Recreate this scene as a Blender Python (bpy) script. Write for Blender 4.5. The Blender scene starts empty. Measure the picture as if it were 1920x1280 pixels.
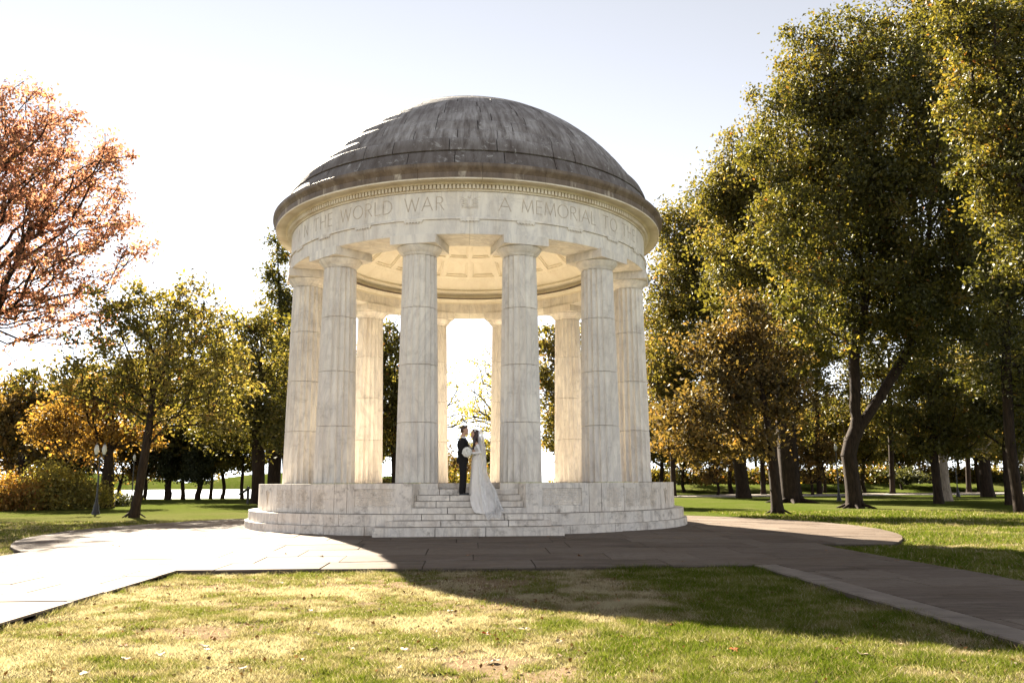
import bpy, bmesh, math, random
import numpy as np
from mathutils import Vector, Matrix, Quaternion

C = bpy.context.scene.collection
SC = bpy.context.scene
R = math.radians
random.seed(7)
rng = np.random.default_rng(11)

# ---------------------------------------------------------------- camera
ZF = 1.52                                   # rotunda floor, which is also the eye height
CAM = Vector((0.0, -28.4, 1.52))
F_PX, PITCH, YAW, ROLL = 1555.0, 9.66, 2.98, -0.30
fwd = Vector((math.sin(R(YAW)) * math.cos(R(PITCH)), math.cos(R(YAW)) * math.cos(R(PITCH)), math.sin(R(PITCH))))
cd = bpy.data.cameras.new('camera')
cd.sensor_width = 36.0
cd.lens = 36.0 * F_PX / 1920.0
cd.clip_start, cd.clip_end = 0.1, 5000.0
cam = bpy.data.objects.new('camera', cd)
C.objects.link(cam)
qc = fwd.to_track_quat('-Z', 'Y') @ Quaternion((0, 0, 1), R(ROLL))
cam.location = CAM
cam.rotation_mode = 'QUATERNION'
cam.rotation_quaternion = qc
SC.camera = cam

# ---------------------------------------------------------------- sky, sun, exposure
SUN_AZ, SUN_EL = -22.6, 35.4                # azimuth from +Y towards +X
w = bpy.data.worlds.new('World')
SC.world = w
w.use_nodes = True
nt = w.node_tree
sky = nt.nodes.new('ShaderNodeTexSky')
sky.sky_type = 'NISHITA'
sky.sun_disc = False
sky.sun_elevation = R(SUN_EL)
sky.sun_rotation = R(SUN_AZ)
sky.air_density, sky.dust_density, sky.ozone_density = 0.42, 0.0, 1.0
hsv = nt.nodes.new('ShaderNodeHueSaturation')
hsv.inputs['Saturation'].default_value = 0.22
nt.links.new(sky.outputs[0], hsv.inputs['Color'])
bg = nt.nodes['Background']
bg.inputs['Strength'].default_value = 0.05
nt.links.new(hsv.outputs[0], bg.inputs['Color'])
sl = bpy.data.lights.new('sun', 'SUN')
sl.energy = 5.0
sl.angle = R(0.53)
sl.color = (1.0, 0.89, 0.72)
sun = bpy.data.objects.new('sun', sl)
C.objects.link(sun)
sdir = Vector((math.sin(R(SUN_AZ)) * math.cos(R(SUN_EL)), math.cos(R(SUN_AZ)) * math.cos(R(SUN_EL)), math.sin(R(SUN_EL))))
sun.rotation_mode = 'QUATERNION'
sun.rotation_quaternion = sdir.to_track_quat('Z', 'Y')
sun.location = sdir * 60
vs = SC.view_settings
vs.view_transform = 'Standard'
vs.look = 'None'
vs.exposure = 2.74
vs.gamma = 1.0
vs.use_curve_mapping = False
cy = SC.cycles
cy.max_bounces, cy.diffuse_bounces, cy.glossy_bounces, cy.transmission_bounces = 8, 4, 3, 6
cy.transparent_max_bounces = 6
cy.caustics_reflective = cy.caustics_refractive = False
cy.sample_clamp_indirect = 6.0
cy.use_denoising = True

def ray(px, py):
    v = Vector(((px - 960.0) / F_PX, (640.0 - py) / F_PX, -1.0))
    return qc @ v
def at(px, py, depth):
    """world point seen at photo pixel (px,py), `depth` metres beyond the eye along +Y"""
    d = ray(px, py)
    return CAM + d * (depth / d.y)
def ground_at(px, depth, z=0.0):
    d = ray(px, 903.0)
    p = CAM + d * (depth / d.y)
    return Vector((p.x, p.y, z))

# ---------------------------------------------------------------- helpers
def mesh_from(name, verts, faces, smooth=None):
    me = bpy.data.meshes.new(name)
    me.from_pydata(verts, [], faces)
    bm = bmesh.new(); bm.from_mesh(me)
    bmesh.ops.recalc_face_normals(bm, faces=bm.faces)
    bm.to_mesh(me); bm.free()
    if smooth is not None:
        me.polygons.foreach_set('use_smooth', [True] * len(me.polygons))
        me.set_sharp_from_angle(angle=R(smooth))
    me.update()
    return me

class MB:
    def __init__(s): s.v, s.f = [], []
    def add(s, v, f):
        o = len(s.v); s.v += [tuple(p) for p in v]; s.f += [tuple(i + o for i in q) for q in f]; return s
    def box(s, x0, x1, y0, y1, z0, z1, M=None):
        v = [Vector((x, y, z)) for z in (z0, z1) for y in (y0, y1) for x in (x0, x1)]
        if M is not None: v = [M @ p for p in v]
        return s.add(v, [(0, 2, 3, 1), (4, 5, 7, 6), (0, 1, 5, 4), (2, 6, 7, 3), (0, 4, 6, 2), (1, 3, 7, 5)])
    def lathe(s, prof, n=48, M=None, closed=False):
        m = len(prof); v = []
        for i in range(n):
            a = 2 * math.pi * i / n
            for r, z in prof:
                p = Vector((r * math.sin(a), -r * math.cos(a), z)); v.append(M @ p if M is not None else p)
        f = []
        for i in range(n):
            j = (i + 1) % n
            for k in range(m if closed else m - 1):
                l = (k + 1) % m
                f.append((i * m + k, j * m + k, j * m + l, i * m + l))
        return s.add(v, f)
    def sector(s, prof, a0, a1, n=4):
        """closed profile (r,z) swept from angle a0 to a1 degrees (0 = front, + = to the right)"""
        m = len(prof); v = []
        for i in range(n + 1):
            a = R(a0 + (a1 - a0) * i / n)
            v += [(r * math.sin(a), -r * math.cos(a), z) for r, z in prof]
        f = [(i * m + k, (i + 1) * m + k, (i + 1) * m + (k + 1) % m, i * m + (k + 1) % m) for i in range(n) for k in range(m)]
        f += [tuple(range(m)), tuple(n * m + k for k in reversed(range(m)))]
        return s.add(v, f)
    def prism(s, poly, z0, z1):
        """poly: [(x,y)], z0/z1 numbers or callables"""
        m = len(poly); g = lambda z, p: z(*p) if callable(z) else z
        v = [(p[0], p[1], g(z0, p)) for p in poly] + [(p[0], p[1], g(z1, p)) for p in poly]
        f = [tuple(reversed(range(m))), tuple(range(m, 2 * m))] + [(i, (i + 1) % m, m + (i + 1) % m, m + i) for i in range(m)]
        return s.add(v, f)
    def tube(s, pts, rad, n=8, cap=True):
        pts = [Vector(p) for p in pts]; m = len(pts)
        if not hasattr(rad, '__len__'): rad = [rad] * m
        v = []; up = Vector((0.31, 0.17, 1)).normalized()
        for i, p in enumerate(pts):
            t = (pts[min(i + 1, m - 1)] - pts[max(i - 1, 0)]).normalized()
            a = t.cross(up)
            if a.length < 1e-3: a = t.cross(Vector((1, 0, 0)))
            a.normalize(); b = t.cross(a)
            v += [p + (a * math.cos(2 * math.pi * k / n) + b * math.sin(2 * math.pi * k / n)) * rad[i] for k in range(n)]
        f = [(i * n + k, i * n + (k + 1) % n, (i + 1) * n + (k + 1) % n, (i + 1) * n + k) for i in range(m - 1) for k in range(n)]
        if cap: f += [tuple(reversed(range(n))), tuple((m - 1) * n + k for k in range(n))]
        return s.add(v, f)
    def ell(s, c, r, n=14, m=9, M=None):
        c = Vector(c); r = (r,) * 3 if not hasattr(r, '__len__') else r; v = []
        for j in range(m + 1):
            t = math.pi * j / m
            for i in range(n):
                a = 2 * math.pi * i / n
                p = Vector((r[0] * math.sin(t) * math.cos(a), r[1] * math.sin(t) * math.sin(a), r[2] * math.cos(t)))
                v.append(c + (M @ p if M is not None else p))
        f = [(j * n + i, (j + 1) * n + i, (j + 1) * n + (i + 1) % n, j * n + (i + 1) % n) for j in range(m) for i in range(n)]
        return s.add(v, f)
    def mesh(s, name, smooth=None): return mesh_from(name, s.v, s.f, smooth)
    def build(s, name, mat, parent=None, smooth=None, loc=None):
        return link(name, s.mesh(name, smooth), mat, parent, loc)

def link(name, me, mat, parent=None, loc=None, rotz=0.0):
    o = bpy.data.objects.new(name, me); C.objects.link(o)
    if mat is not None and not me.materials: me.materials.append(mat)
    if parent is not None: o.parent = parent
    if loc is not None: o.location = loc
    if rotz: o.rotation_euler = (0, 0, rotz)
    return o
def empty(name, loc=(0, 0, 0), parent=None, rotz=0.0):
    o = bpy.data.objects.new(name, None); C.objects.link(o); o.location = loc
    o.rotation_euler = (0, 0, rotz); o.empty_display_size = 0.2
    if parent is not None: o.parent = parent
    return o
def tag(o, label, cat, group=None):
    o['label'] = label; o['category'] = cat
    if group: o['group'] = group
    return o
def copy_tree(o, parent=None):
    c = o.copy(); C.objects.link(c)
    if parent is not None: c.parent = parent
    for ch in list(o.children): copy_tree(ch, c)
    return c

# ---------------------------------------------------------------- materials
class NT:
    def __init__(s, name):
        s.m = bpy.data.materials.new(name); s.m.use_nodes = True; s.t = s.m.node_tree; s.t.nodes.clear()
        s.out = s.t.nodes.new('ShaderNodeOutputMaterial')
    def n(s, typ, props=None, **ins):
        nd = s.t.nodes.new('ShaderNode' + typ)
        for k, v in (props or {}).items(): setattr(nd, k, v)
        for k, v in ins.items():
            k = k.replace('_', ' ')
            sock = nd.inputs[int(k[1:])] if k[0] == 'i' and k[1:].isdigit() else nd.inputs[k]
            if isinstance(v, bpy.types.NodeSocket): s.t.links.new(v, sock)
            elif isinstance(v, bpy.types.Node): s.t.links.new(v.outputs[0], sock)
            else: sock.default_value = v
        return nd
    def pos(s, sx=1, sy=1, sz=1):
        g = s.n('NewGeometry')
        mp = s.n('Mapping', i0=g.outputs['Position']); mp.inputs['Scale'].default_value = (sx, sy, sz)
        return mp.outputs[0]
    def noise(s, vec, scale, detail=4, rough=.55, dist=0.0):
        return s.n('TexNoise', Vector=vec, Scale=scale, Detail=detail, Roughness=rough, Distortion=dist).outputs['Fac']
    def ramp(s, fac, stops, interp='LINEAR'):
        r = s.n('ValToRGB', Fac=fac); e = r.color_ramp.elements; r.color_ramp.interpolation = interp
        while len(e) < len(stops): e.new(0.5)
        for el, (p, c) in zip(e, stops):
            el.position = p; el.color = (c, c, c, 1) if not hasattr(c, '__len__') else (*c[:3], 1)
        return r.outputs[0]
    def mix(s, fac, a, b, mode='MIX'):
        nd = s.n('Mix', {'data_type': 'RGBA', 'blend_type': mode})
        for sock, v in ((nd.inputs[0], fac), (nd.inputs[6], a), (nd.inputs[7], b)):
            if isinstance(v, bpy.types.NodeSocket): s.t.links.new(v, sock)
            elif hasattr(v, '__len__'): sock.default_value = (*v[:3], 1)
            else: sock.default_value = v
        return nd.outputs[2]
    def math(s, op, a, b=0.0, clamp=False):
        nd = s.n('Math', {'operation': op, 'use_clamp': clamp})
        for sock, v in ((nd.inputs[0], a), (nd.inputs[1], b)):
            if isinstance(v, bpy.types.NodeSocket): s.t.links.new(v, sock)
            else: sock.default_value = v
        return nd.outputs[0]
    def rand(s): return s.n('ObjectInfo').outputs['Random']
    def attr(s, name): return s.n('Attribute', {'attribute_name': name}).outputs['Fac']
    def finish(s, col, rough=.6, spec=.5, bump=None, bstr=.3, bdist=.01, **kw):
        p = s.n('BsdfPrincipled', Roughness=rough)
        p.inputs['Specular IOR Level'].default_value = spec
        if isinstance(col, bpy.types.NodeSocket): s.t.links.new(col, p.inputs['Base Color'])
        else: p.inputs['Base Color'].default_value = (*col[:3], 1)
        if bump is not None:
            b = s.n('Bump', Height=bump, Strength=bstr, Distance=bdist); s.t.links.new(b.outputs[0], p.inputs['Normal'])
        for k, v in kw.items(): p.inputs[k.replace('_', ' ')].default_value = v
        s.t.links.new(p.outputs[0], s.out.inputs[0]); return s.m

def simple(name, col, rough=.6, spec=.5, var=.15, scale=8.0, **kw):
    t = NT(name); n = t.noise(t.pos(), scale, 4)
    lo = tuple(c * (1 - var) for c in col); hi = tuple(min(1, c * (1 + var)) for c in col)
    return t.finish(t.ramp(n, [(.3, lo), (.7, hi)]), rough, spec, **kw)

def marble(name, base, vein=(.40, .375, .37), vamt=.55, stain=(.30, .20, .11), samt=.4, spots=0.0, stretch=.28):
    t = NT(name)
    p = t.pos(); pv = t.pos(1, 1, stretch)
    n1 = t.noise(pv, 1.3, 8, .62, 1.6)
    v = t.math('ABSOLUTE', t.math('SUBTRACT', n1, .5))
    vm = t.math('MULTIPLY', t.ramp(v, [(0.0, 1.0), (.035, .55), (.11, 0.0)]), vamt, True)
    big = t.noise(p, .75, 3, .5)
    col = t.mix(t.ramp(big, [(.3, 0.0), (.75, 1.0)]), base, tuple(c * .86 for c in base))
    col = t.mix(vm, col, vein)
    cl = t.noise(pv, 4.5, 6, .6, .8)
    col = t.mix(t.math('MULTIPLY', t.ramp(cl, [(.48, 0.0), (.75, 1.0)]), vamt * .6), col, vein)
    st = t.noise(t.pos(2.6, 2.6, .32), 1.0, 6, .65)
    col = t.mix(t.math('MULTIPLY', t.ramp(st, [(.50, 0.0), (.72, 1.0)]), samt), col, stain)
    if spots:
        sp = t.noise(t.pos(1, 1, 1.5), 2.3, 10, .76, .15)
        col = t.mix(t.math('MULTIPLY', t.ramp(sp, [(.525, 0.0), (.66, 1.0)]), spots), col, (.085, .06, .04))
    col = t.mix(t.math('MULTIPLY', t.rand(), .26), col, tuple(c * f_ for c, f_ in zip(base, (.74, .70, .66))))
    zz = t.n('SeparateXYZ', Vector=p).outputs[2]
    foot = t.n('MapRange', Value=zz); foot.inputs[1].default_value = ZF + 1.5; foot.inputs[2].default_value = ZF - .1
    gr_ = t.noise(t.pos(5, 5, .8), 1.2, 9, .75, .5)
    col = t.mix(t.math('MULTIPLY', t.math('MULTIPLY', foot.outputs[0], t.ramp(gr_, [(.50, 0.0), (.66, 1.0)])), .5), col, (.20, .165, .14))
    fine = t.noise(p, 30, 4, .6)
    return t.finish(col, .55, .4, fine, .25, .006)

M = {}
M['marble'] = marble('weathered_marble', (.82, .765, .675), vamt=.48, samt=.34, spots=.25)
M['marble_base'] = marble('stained_base_marble', (.80, .735, .645), vamt=.40, samt=.46, spots=.72, stretch=.8)
M['marble_clean'] = marble('sheltered_marble', (.84, .78, .65), vein=(.60, .52, .40), vamt=.25, stain=(.5, .36, .2), samt=.22)
M['mortar'] = simple('dark_joint', (.085, .065, .05), .9, .2)
M['faint'] = simple('worn_inscription', (.56, .48, .39), .8, .2, .35, 12)
M['carved'] = simple('weathered_carving', (.46, .39, .31), .8, .2, .3)
def dome_mat():
    t = NT('soot_dark_dome_marble')
    g = t.n('NewGeometry'); sp = t.n('SeparateXYZ', Vector=g.outputs['Position'])
    ang = t.math('ARCTAN2', sp.outputs[0], sp.outputs[1])
    cv = t.n('CombineXYZ', X=t.math('MULTIPLY', ang, 12.0), Y=t.math('MULTIPLY', sp.outputs[2], .40), Z=0.0)
    streak = t.noise(cv.outputs[0], 2.2, 9, .72, .3)
    blot = t.noise(t.pos(), 1.1, 6, .6)
    col = t.ramp(streak, [(.34, (.075, .060, .053)), (.45, (.20, .176, .163)), (.54, (.31, .285, .275)), (.64, (.40, .375, .36)), (.74, (.52, .50, .48))])
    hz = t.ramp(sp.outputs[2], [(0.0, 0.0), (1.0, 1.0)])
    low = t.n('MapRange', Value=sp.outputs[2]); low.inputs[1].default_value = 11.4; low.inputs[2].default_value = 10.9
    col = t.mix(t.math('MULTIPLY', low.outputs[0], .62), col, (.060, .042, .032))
    col = t.mix(t.ramp(blot, [(.35, .55), (.62, 0.0)]), col, (.060, .044, .036))
    sp2 = t.noise(t.pos(), 3.0, 9, .75, 1.0)
    col = t.mix(t.math('MULTIPLY', t.ramp(sp2, [(.57, 0.0), (.64, 1.0)]), .6), col, (.50, .48, .46))
    col = t.mix(t.math('MULTIPLY', t.ramp(t.rand(), [(.3, 0.0), (.95, .30)]), 1.0), col, (.10, .078, .066))
    return t.finish(col, .62, .45, t.noise(t.pos(), 14, 6, .65), .5, .02)
M['dome'] = dome_mat()
def joint_mat():
    t = NT('dome_joint_mortar'); n = t.noise(t.pos(), 1.3, 5, .6)
    return t.finish(t.ramp(n, [(.42, (.035, .024, .018)), (.52, (.10, .08, .065)), (.60, (.50, .47, .44))]), .9, .1)
M['dome_joint'] = joint_mat()
def cornice_mat():
    t = NT('stained_cornice_marble')
    g = t.n('NewGeometry'); sp = t.n('SeparateXYZ', Vector=g.outputs['Position'])
    n = t.noise(t.pos(1.6, 1.6, .5), 1.4, 8, .68, .4)
    mr = t.n('MapRange', Value=sp.outputs[2]); mr.inputs[1].default_value = ZF + 8.285; mr.inputs[2].default_value = ZF + 8.31
    f = t.math('MULTIPLY', mr.outputs[0], t.ramp(n, [(.30, .35), (.46, 1.0)]), True)
    mr2 = t.n('MapRange', Value=sp.outputs[2]); mr2.inputs[1].default_value = ZF + 8.44; mr2.inputs[2].default_value = ZF + 8.48
    f = t.math('MAXIMUM', f, t.math('MULTIPLY', mr2.outputs[0], .94))
    clean = t.mix(t.ramp(t.noise(t.pos(), 1.5, 5), [(.4, 0.0), (.8, 1.0)]), (.72, .65, .53), (.50, .40, .27))
    dark = t.ramp(t.noise(t.pos(2, 2, .5), 1.7, 7, .7), [(.3, (.075, .050, .034)), (.65, (.17, .125, .09)), (.8, (.34, .29, .25))])
    return t.finish(t.mix(f, clean, dark), .55, .4, t.noise(t.pos(), 20, 5), .3, .01)
M['cornice'] = cornice_mat()
def slate_mat():
    t = NT('slate_paving')
    n = t.noise(t.pos(.6, 2.2, 1), 1.6, 7, .6, .8)
    col = t.ramp(n, [(.3, (.084, .065, .052)), (.52, (.128, .102, .083)), (.75, (.18, .148, .124))])
    col = t.mix(t.ramp(t.rand(), [(.15, 0.0), (1.0, .9)]), col, (.18, .148, .122))
    col = t.mix(t.math('MULTIPLY', t.ramp(t.noise(t.pos(), .5, 4), [(.5, 0.0), (.7, 1.0)]), .35), col, (.13, .095, .07))
    cr = t.noise(t.pos(1, 2.2, 1), 1.1, 9, .7, 1.4)
    cv = t.math('ABSOLUTE', t.math('SUBTRACT', cr, .5))
    col = t.mix(t.math('MULTIPLY', t.ramp(cv, [(0.0, 1.0), (.012, 0.0)]), .55), col, (.045, .034, .026))
    col = t.mix(t.math('MULTIPLY', t.ramp(t.noise(t.pos(), 6.5, 8, .75), [(.52, 0.0), (.70, 1.0)]), .45), col, (.075, .056, .042))
    return t.finish(col, .6, .02, t.noise(t.pos(1, 2.5, 1), 5, 8, .65), .55, .015)
M['slate'] = slate_mat()
M['slate_pale'] = simple('pale_border_slate', (.19, .16, .135), .6, .04, .2, 3)
M['slate_edge'] = simple('dirt_joint', (.075, .06, .045), .95, .1)
def lawn_mat():
    t = NT('lawn_ground')
    p = t.pos()
    a = t.noise(p, .35, 5, .6); b = t.noise(p, 2.2, 6, .65); c = t.noise(p, 40, 4, .7)
    g = t.ramp(c, [(.3, (.026, .036, .006)), (.55, (.060, .080, .013)), (.75, (.115, .135, .032))])
    s = t.ramp(c, [(.3, (.085, .065, .03)), (.6, (.165, .135, .080)), (.8, (.25, .21, .145))])
    m = t.math('ADD', t.math('MULTIPLY', a, .55), t.math('MULTIPLY', b, .45))
    col = t.mix(t.math('MAXIMUM', t.ramp(m, [(.48, 0.0), (.66, .45)]), t.attr('dry')), g, s)
    soil = t.ramp(t.noise(p, 11, 7, .7), [(.3, (.13, .088, .050)), (.55, (.215, .158, .100)), (.75, (.28, .22, .15))])
    col = t.mix(t.attr('bare'), col, soil)
    return t.finish(col, 1.0, 0.0, t.noise(p, 55, 4, .7), .8, .03)
M['lawn'] = lawn_mat()
def leafy(name, stops, trans=.5, gloss=.05, tint='tint', glow=(1.75, 1.6, .9)):
    t = NT(name)
    col = t.ramp(t.attr(tint), stops)
    d = t.n('BsdfDiffuse', Color=col)
    tc = t.mix(1.0, col, glow, 'MULTIPLY')
    tr = t.n('BsdfTranslucent', Color=tc)
    mx = t.n('MixShader', Fac=trans, i1=d.outputs[0], i2=tr.outputs[0])
    if gloss <= 0:
        t.t.links.new(mx.outputs[0], t.out.inputs[0]); return t.m
    gl = t.n('BsdfGlossy', Roughness=.55)
    gl.inputs['Color'].default_value = (.9, .9, .85, 1)
    fr = t.n('LayerWeight', Blend=.18)
    m2 = t.n('MixShader', Fac=t.math('ADD', t.math('MULTIPLY', fr.outputs['Fresnel'], .05), gloss * .3), i1=mx.outputs[0], i2=gl.outputs[0])
    t.t.links.new(m2.outputs[0], t.out.inputs[0]); return t.m
M['leaf_green'] = leafy('olive_green_leaves', [(0, (.019, .023, .005)), (.35, (.051, .053, .011)), (.62, (.096, .088, .018)), (.82, (.155, .124, .026)), (.95, (.23, .14, .03)), (1, (.20, .085, .02))])
M['leaf_gold'] = leafy('gold_green_leaves', [(0, (.040, .042, .010)), (.35, (.092, .085, .018)), (.65, (.175, .140, .045)), (.88, (.25, .165, .050)), (1, (.23, .10, .03))])
M['leaf_orange'] = leafy('orange_leaves', [(0, (.085, .055, .016)), (.4, (.20, .125, .034)), (.75, (.32, .185, .045)), (1, (.30, .11, .03))])
M['leaf_red'] = leafy('red_oak_leaves', [(0, (.095, .055, .028)), (.3, (.21, .112, .064)), (.6, (.34, .165, .110)), (.82, (.34, .215, .09)), (1, (.28, .23, .07))], .58, glow=(1.6, 1.4, 1.2))
M['leaf_brown'] = leafy('brown_bronze_leaves', [(0, (.035, .028, .010)), (.4, (.085, .062, .020)), (.72, (.155, .098, .030)), (1, (.24, .125, .035))])
M['leaf_pale'] = leafy('pale_yellow_leaves', [(0, (.10, .10, .025)), (.5, (.27, .235, .06)), (.85, (.40, .32, .08)), (1, (.30, .17, .04))], .6)
M['leaf_dark'] = leafy('dark_evergreen_leaves', [(0, (.016, .020, .008)), (.6, (.040, .047, .018)), (1, (.085, .085, .032))], .35)
M['grass'] = leafy('grass_blades', [(0, (.050, .078, .008)), (.30, (.105, .125, .016)), (.52, (.160, .155, .050)), (.72, (.225, .178, .108)), (.86, (.275, .215, .145)), (1, (.40, .345, .26))], .42, .0, glow=(1.25, 1.3, .85))
M['litter'] = leafy('fallen_leaf_colours', [(0, (.07, .035, .015)), (.5, (.13, .07, .03)), (.8, (.19, .135, .08)), (1, (.34, .28, .21))], .15, .0)
M['leaf_fall_red'] = simple('red_fallen_leaf', (.42, .085, .02), .6, .3, .35, 30)
M['leaf_fall_tan'] = simple('tan_fallen_leaf', (.27, .20, .13), .6, .3, .3, 30)
M['leaf_fall_brown'] = simple('brown_fallen_leaf', (.22, .11, .05), .6, .3, .35, 30)
def bark(name, a, b):
    t = NT(name); n = t.noise(t.pos(5, 5, .9), 2.0, 7, .7, .6)
    return t.finish(t.ramp(n, [(.35, a), (.65, b)]), .9, .15, n, .9, .05)
M['bark'] = bark('dark_brown_bark', (.011, .007, .005), (.040, .026, .017))
M['bark_pale'] = bark('pale_grey_bark', (.14, .11, .085), (.34, .28, .22))
M['iron'] = simple('black_painted_iron', (.012, .011, .010), .45, .5)
M['globe'] = simple('milky_lamp_glass', (.50, .48, .44), .25, .5, .05, Subsurface_Weight=0.0)
M['asphalt'] = simple('pale_path_concrete', (.33, .29, .26), .85, .2, .2, 3)
M['granite'] = simple('seawall_granite', (.16, .12, .10), .9, .2, .3, 2)
def water_mat():
    t = NT('river_water')
    return t.finish((.04, .055, .065), .18, .6, t.noise(t.pos(.5, 1.6, 1), 1.2, 5, .6), .5, .12)
M['water'] = water_mat()
M['tux'] = simple('black_wool', (.012, .010, .010), .85, .25, .2, 60)
M['satin'] = simple('black_satin', (.010, .010, .012), .35, .5)
M['shirt'] = simple('white_shirt_cotton', (.78, .76, .73), .8, .2, .03)
M['skin'] = simple('skin', (.50, .29, .19), .55, .35, .06)
M['hair_groom'] = simple('brown_hair', (.060, .032, .018), .55, .4, .4, 50)
M['hair_bride'] = simple('dark_brown_hair', (.035, .016, .010), .45, .5, .5, 50)
M['gown'] = simple('ivory_gown_satin', (.78, .73, .67), .6, .35, .04, 20)
M['lace'] = simple('white_lace', (.74, .70, .66), .85, .2, .12, 90)
M['petal'] = simple('white_petals', (.82, .80, .74), .7, .2, .08, 40)
M['stem'] = simple('green_stems', (.05, .09, .03), .7, .3)
def veil_mat():
    t = NT('white_tulle')
    d = t.n('BsdfDiffuse'); d.inputs[0].default_value = (.86, .85, .84, 1)
    tl = t.n('BsdfTranslucent'); tl.inputs[0].default_value = (.86, .85, .83, 1)
    m1 = t.n('MixShader', Fac=.45, i1=d.outputs[0], i2=tl.outputs[0])
    tr = t.n('BsdfTransparent')
    n = t.noise(t.pos(9, 9, 2), 1.5, 5)
    m2 = t.n('MixShader', Fac=t.ramp(n, [(.3, .48), (.7, .78)]), i1=tr.outputs[0], i2=m1.outputs[0])
    t.t.links.new(m2.outputs[0], t.out.inputs[0]); return t.m
M['veil'] = veil_mat()
M['sign_face'] = simple('weathered_sign_face', (.30, .29, .28), .4, .5, .3, 6)

# ---------------------------------------------------------------- terrain
def vnoise(x, y, seed=0):
    xi, yi = np.floor(x).astype(np.int64), np.floor(y).astype(np.int64); fx, fy = x - xi, y - yi
    h = lambda a, b: (np.sin(a * 127.1 + b * 311.7 + seed * 74.7) * 43758.5453) % 1.0
    u, v = fx * fx * (3 - 2 * fx), fy * fy * (3 - 2 * fy)
    return (h(xi, yi) * (1 - u) + h(xi + 1, yi) * u) * (1 - v) + (h(xi, yi + 1) * (1 - u) + h(xi + 1, yi + 1) * u) * v
def fbm(x, y, seed=0, o=4):
    s, a, t = 0, .5, 0
    for i in range(o):
        s = s + a * vnoise(x * 2 ** i, y * 2 ** i, seed + i); t += a; a *= .55
    return s / t
def ss(a, b, x): t = np.clip((x - a) / (b - a), 0, 1); return t * t * (3 - 2 * t)
def blob(x, y, cx, cy, rx, ry): return np.exp(-(((x - cx) / rx) ** 2 + ((y - cy) / ry) ** 2))
def bare_dry(x, y):
    """how bare (0..1) and how straw-dry (0..1) the lawn is at x, y"""
    n = fbm(x * 1.1, y * 1.1, 3); n2 = fbm(x * 4.0, y * 4.0, 9)
    k = (.85 * blob(x, y, -3.5, -15.4, 1.6, .8) + .6 * blob(x, y, -1.1, -15.1, 1.3, .6) + .75 * blob(x, y, .9, -15.0, 1.5, .8)
         + .45 * blob(x, y, -3.4, -17.0, 1.1, .6) + .5 * blob(x, y, -2.9, -19.3, 1.1, .6) + .6 * blob(x, y, .4, -21.5, 1.0, 1.2)
         + .5 * blob(x, y, .1, -17.4, 1.2, 1.1))
    n3 = fbm(x * 9.0, y * 9.0, 17)
    bare = ss(.48, .78, k * .58 + (n - .5) * .9 + (n2 - .5) * .8 + (n3 - .5) * .7 + .30)
    near = ss(-26, -14, y)
    dry = np.clip(ss(.46, .74, .72 * fbm(x * .55 + 4, y * .55, 21) + .28 * n2 + .40 * near * ss(4.2, -1.2, x) * (.6 + .8 * fbm(x * .9, y * .9, 44))) * .95 + k * .55, 0, 1)
    park = ss(-13, 10, y)
    dry = dry * (1 - .9 * park) + park * .30 * ss(.5, .7, fbm(x * .12, y * .12, 5))
    return bare, dry
PLAZA_R, PLAZA_C = 12.6, -1.2
def in_pave(x, y, m=0.0):
    a = (np.hypot(x, y - PLAZA_C) < PLAZA_R + m) & (y > -9 - m)
    b = (x > -9.7 - m) & (x < 8.05 + m) & (y > -13.6 - m) & (y < -8.9)
    c = (x > -9.7 - m) & (x < -4.95 + m) & (y < -13.5)
    d = (x > 5.0 - m) & (x < 8.05 + m) & (y < -13.5)
    return a | b | c | d
def axis(segs):
    out = []
    for a, b, st in segs: out += list(np.arange(a, b, st))
    return np.array(out + [segs[-1][1]])
gx = axis([(-400, -80, 40), (-80, -14, 3), (-14, 14, .14), (14, 90, 3), (90, 480, 40)])
gy = axis([(-60, -26, 4), (-26, -12, .14), (-12, 20, 1.6), (20, 130, 5), (130, 600, 47)])
X, Y = np.meshgrid(gx, gy)
shore = 66.0                                   # the left bank: beyond it the lawn gives way to the river
Z = np.zeros_like(X)
far_left = ss(-6, -10, X - 0.0) * ss(shore - 1, shore + 1, Y)
Z -= 2.2 * far_left
Z += 1.6 * ss(78, 100, Y) * ss(10, 30, X) * (.6 + .8 * fbm(X * .02, Y * .02, 2))
fg = (Y < -12)
Z += np.where(fg, (fbm(X * .8, Y * .8, 14) - .5) * .05 + (fbm(X * 5, Y * 5, 15) - .5) * .025, 0) * np.where(in_pave(X, Y, .25), 0, 1)
verts = np.stack([X, Y, Z], -1).reshape(-1, 3)
ny, nx = X.shape
idx = np.arange(nx * ny).reshape(ny, nx)
quads = np.stack([idx[:-1, :-1], idx[:-1, 1:], idx[1:, 1:], idx[1:, :-1]], -1).reshape(-1, 4)
def np_mesh(name, verts, quads, attrs=None, smooth=False, dom='POINT', corners=4):
    me = bpy.data.meshes.new(name)
    nv, nf = len(verts), len(quads)
    me.vertices.add(nv); me.vertices.foreach_set('co', np.ascontiguousarray(verts, np.float32).ravel())
    me.loops.add(nf * corners); me.loops.foreach_set('vertex_index', np.ascontiguousarray(quads, np.int32).ravel())
    me.polygons.add(nf)
    me.polygons.foreach_set('loop_start', np.arange(0, nf * corners, corners, dtype=np.int32))
    if smooth: me.polygons.foreach_set('use_smooth', np.ones(nf, bool))
    for k, v in (attrs or {}).items():
        a = me.attributes.new(k, 'FLOAT', dom); a.data.foreach_set('value', np.ascontiguousarray(v, np.float32).ravel())
    me.update(calc_edges=True)
    return me
ba, dr = bare_dry(X, Y)
ba = ba * (Y < -12.5)
lawn = link('lawn', np_mesh('lawn', verts, quads, {'bare': ba, 'dry': dr * .8}, True), M['lawn'])
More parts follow.
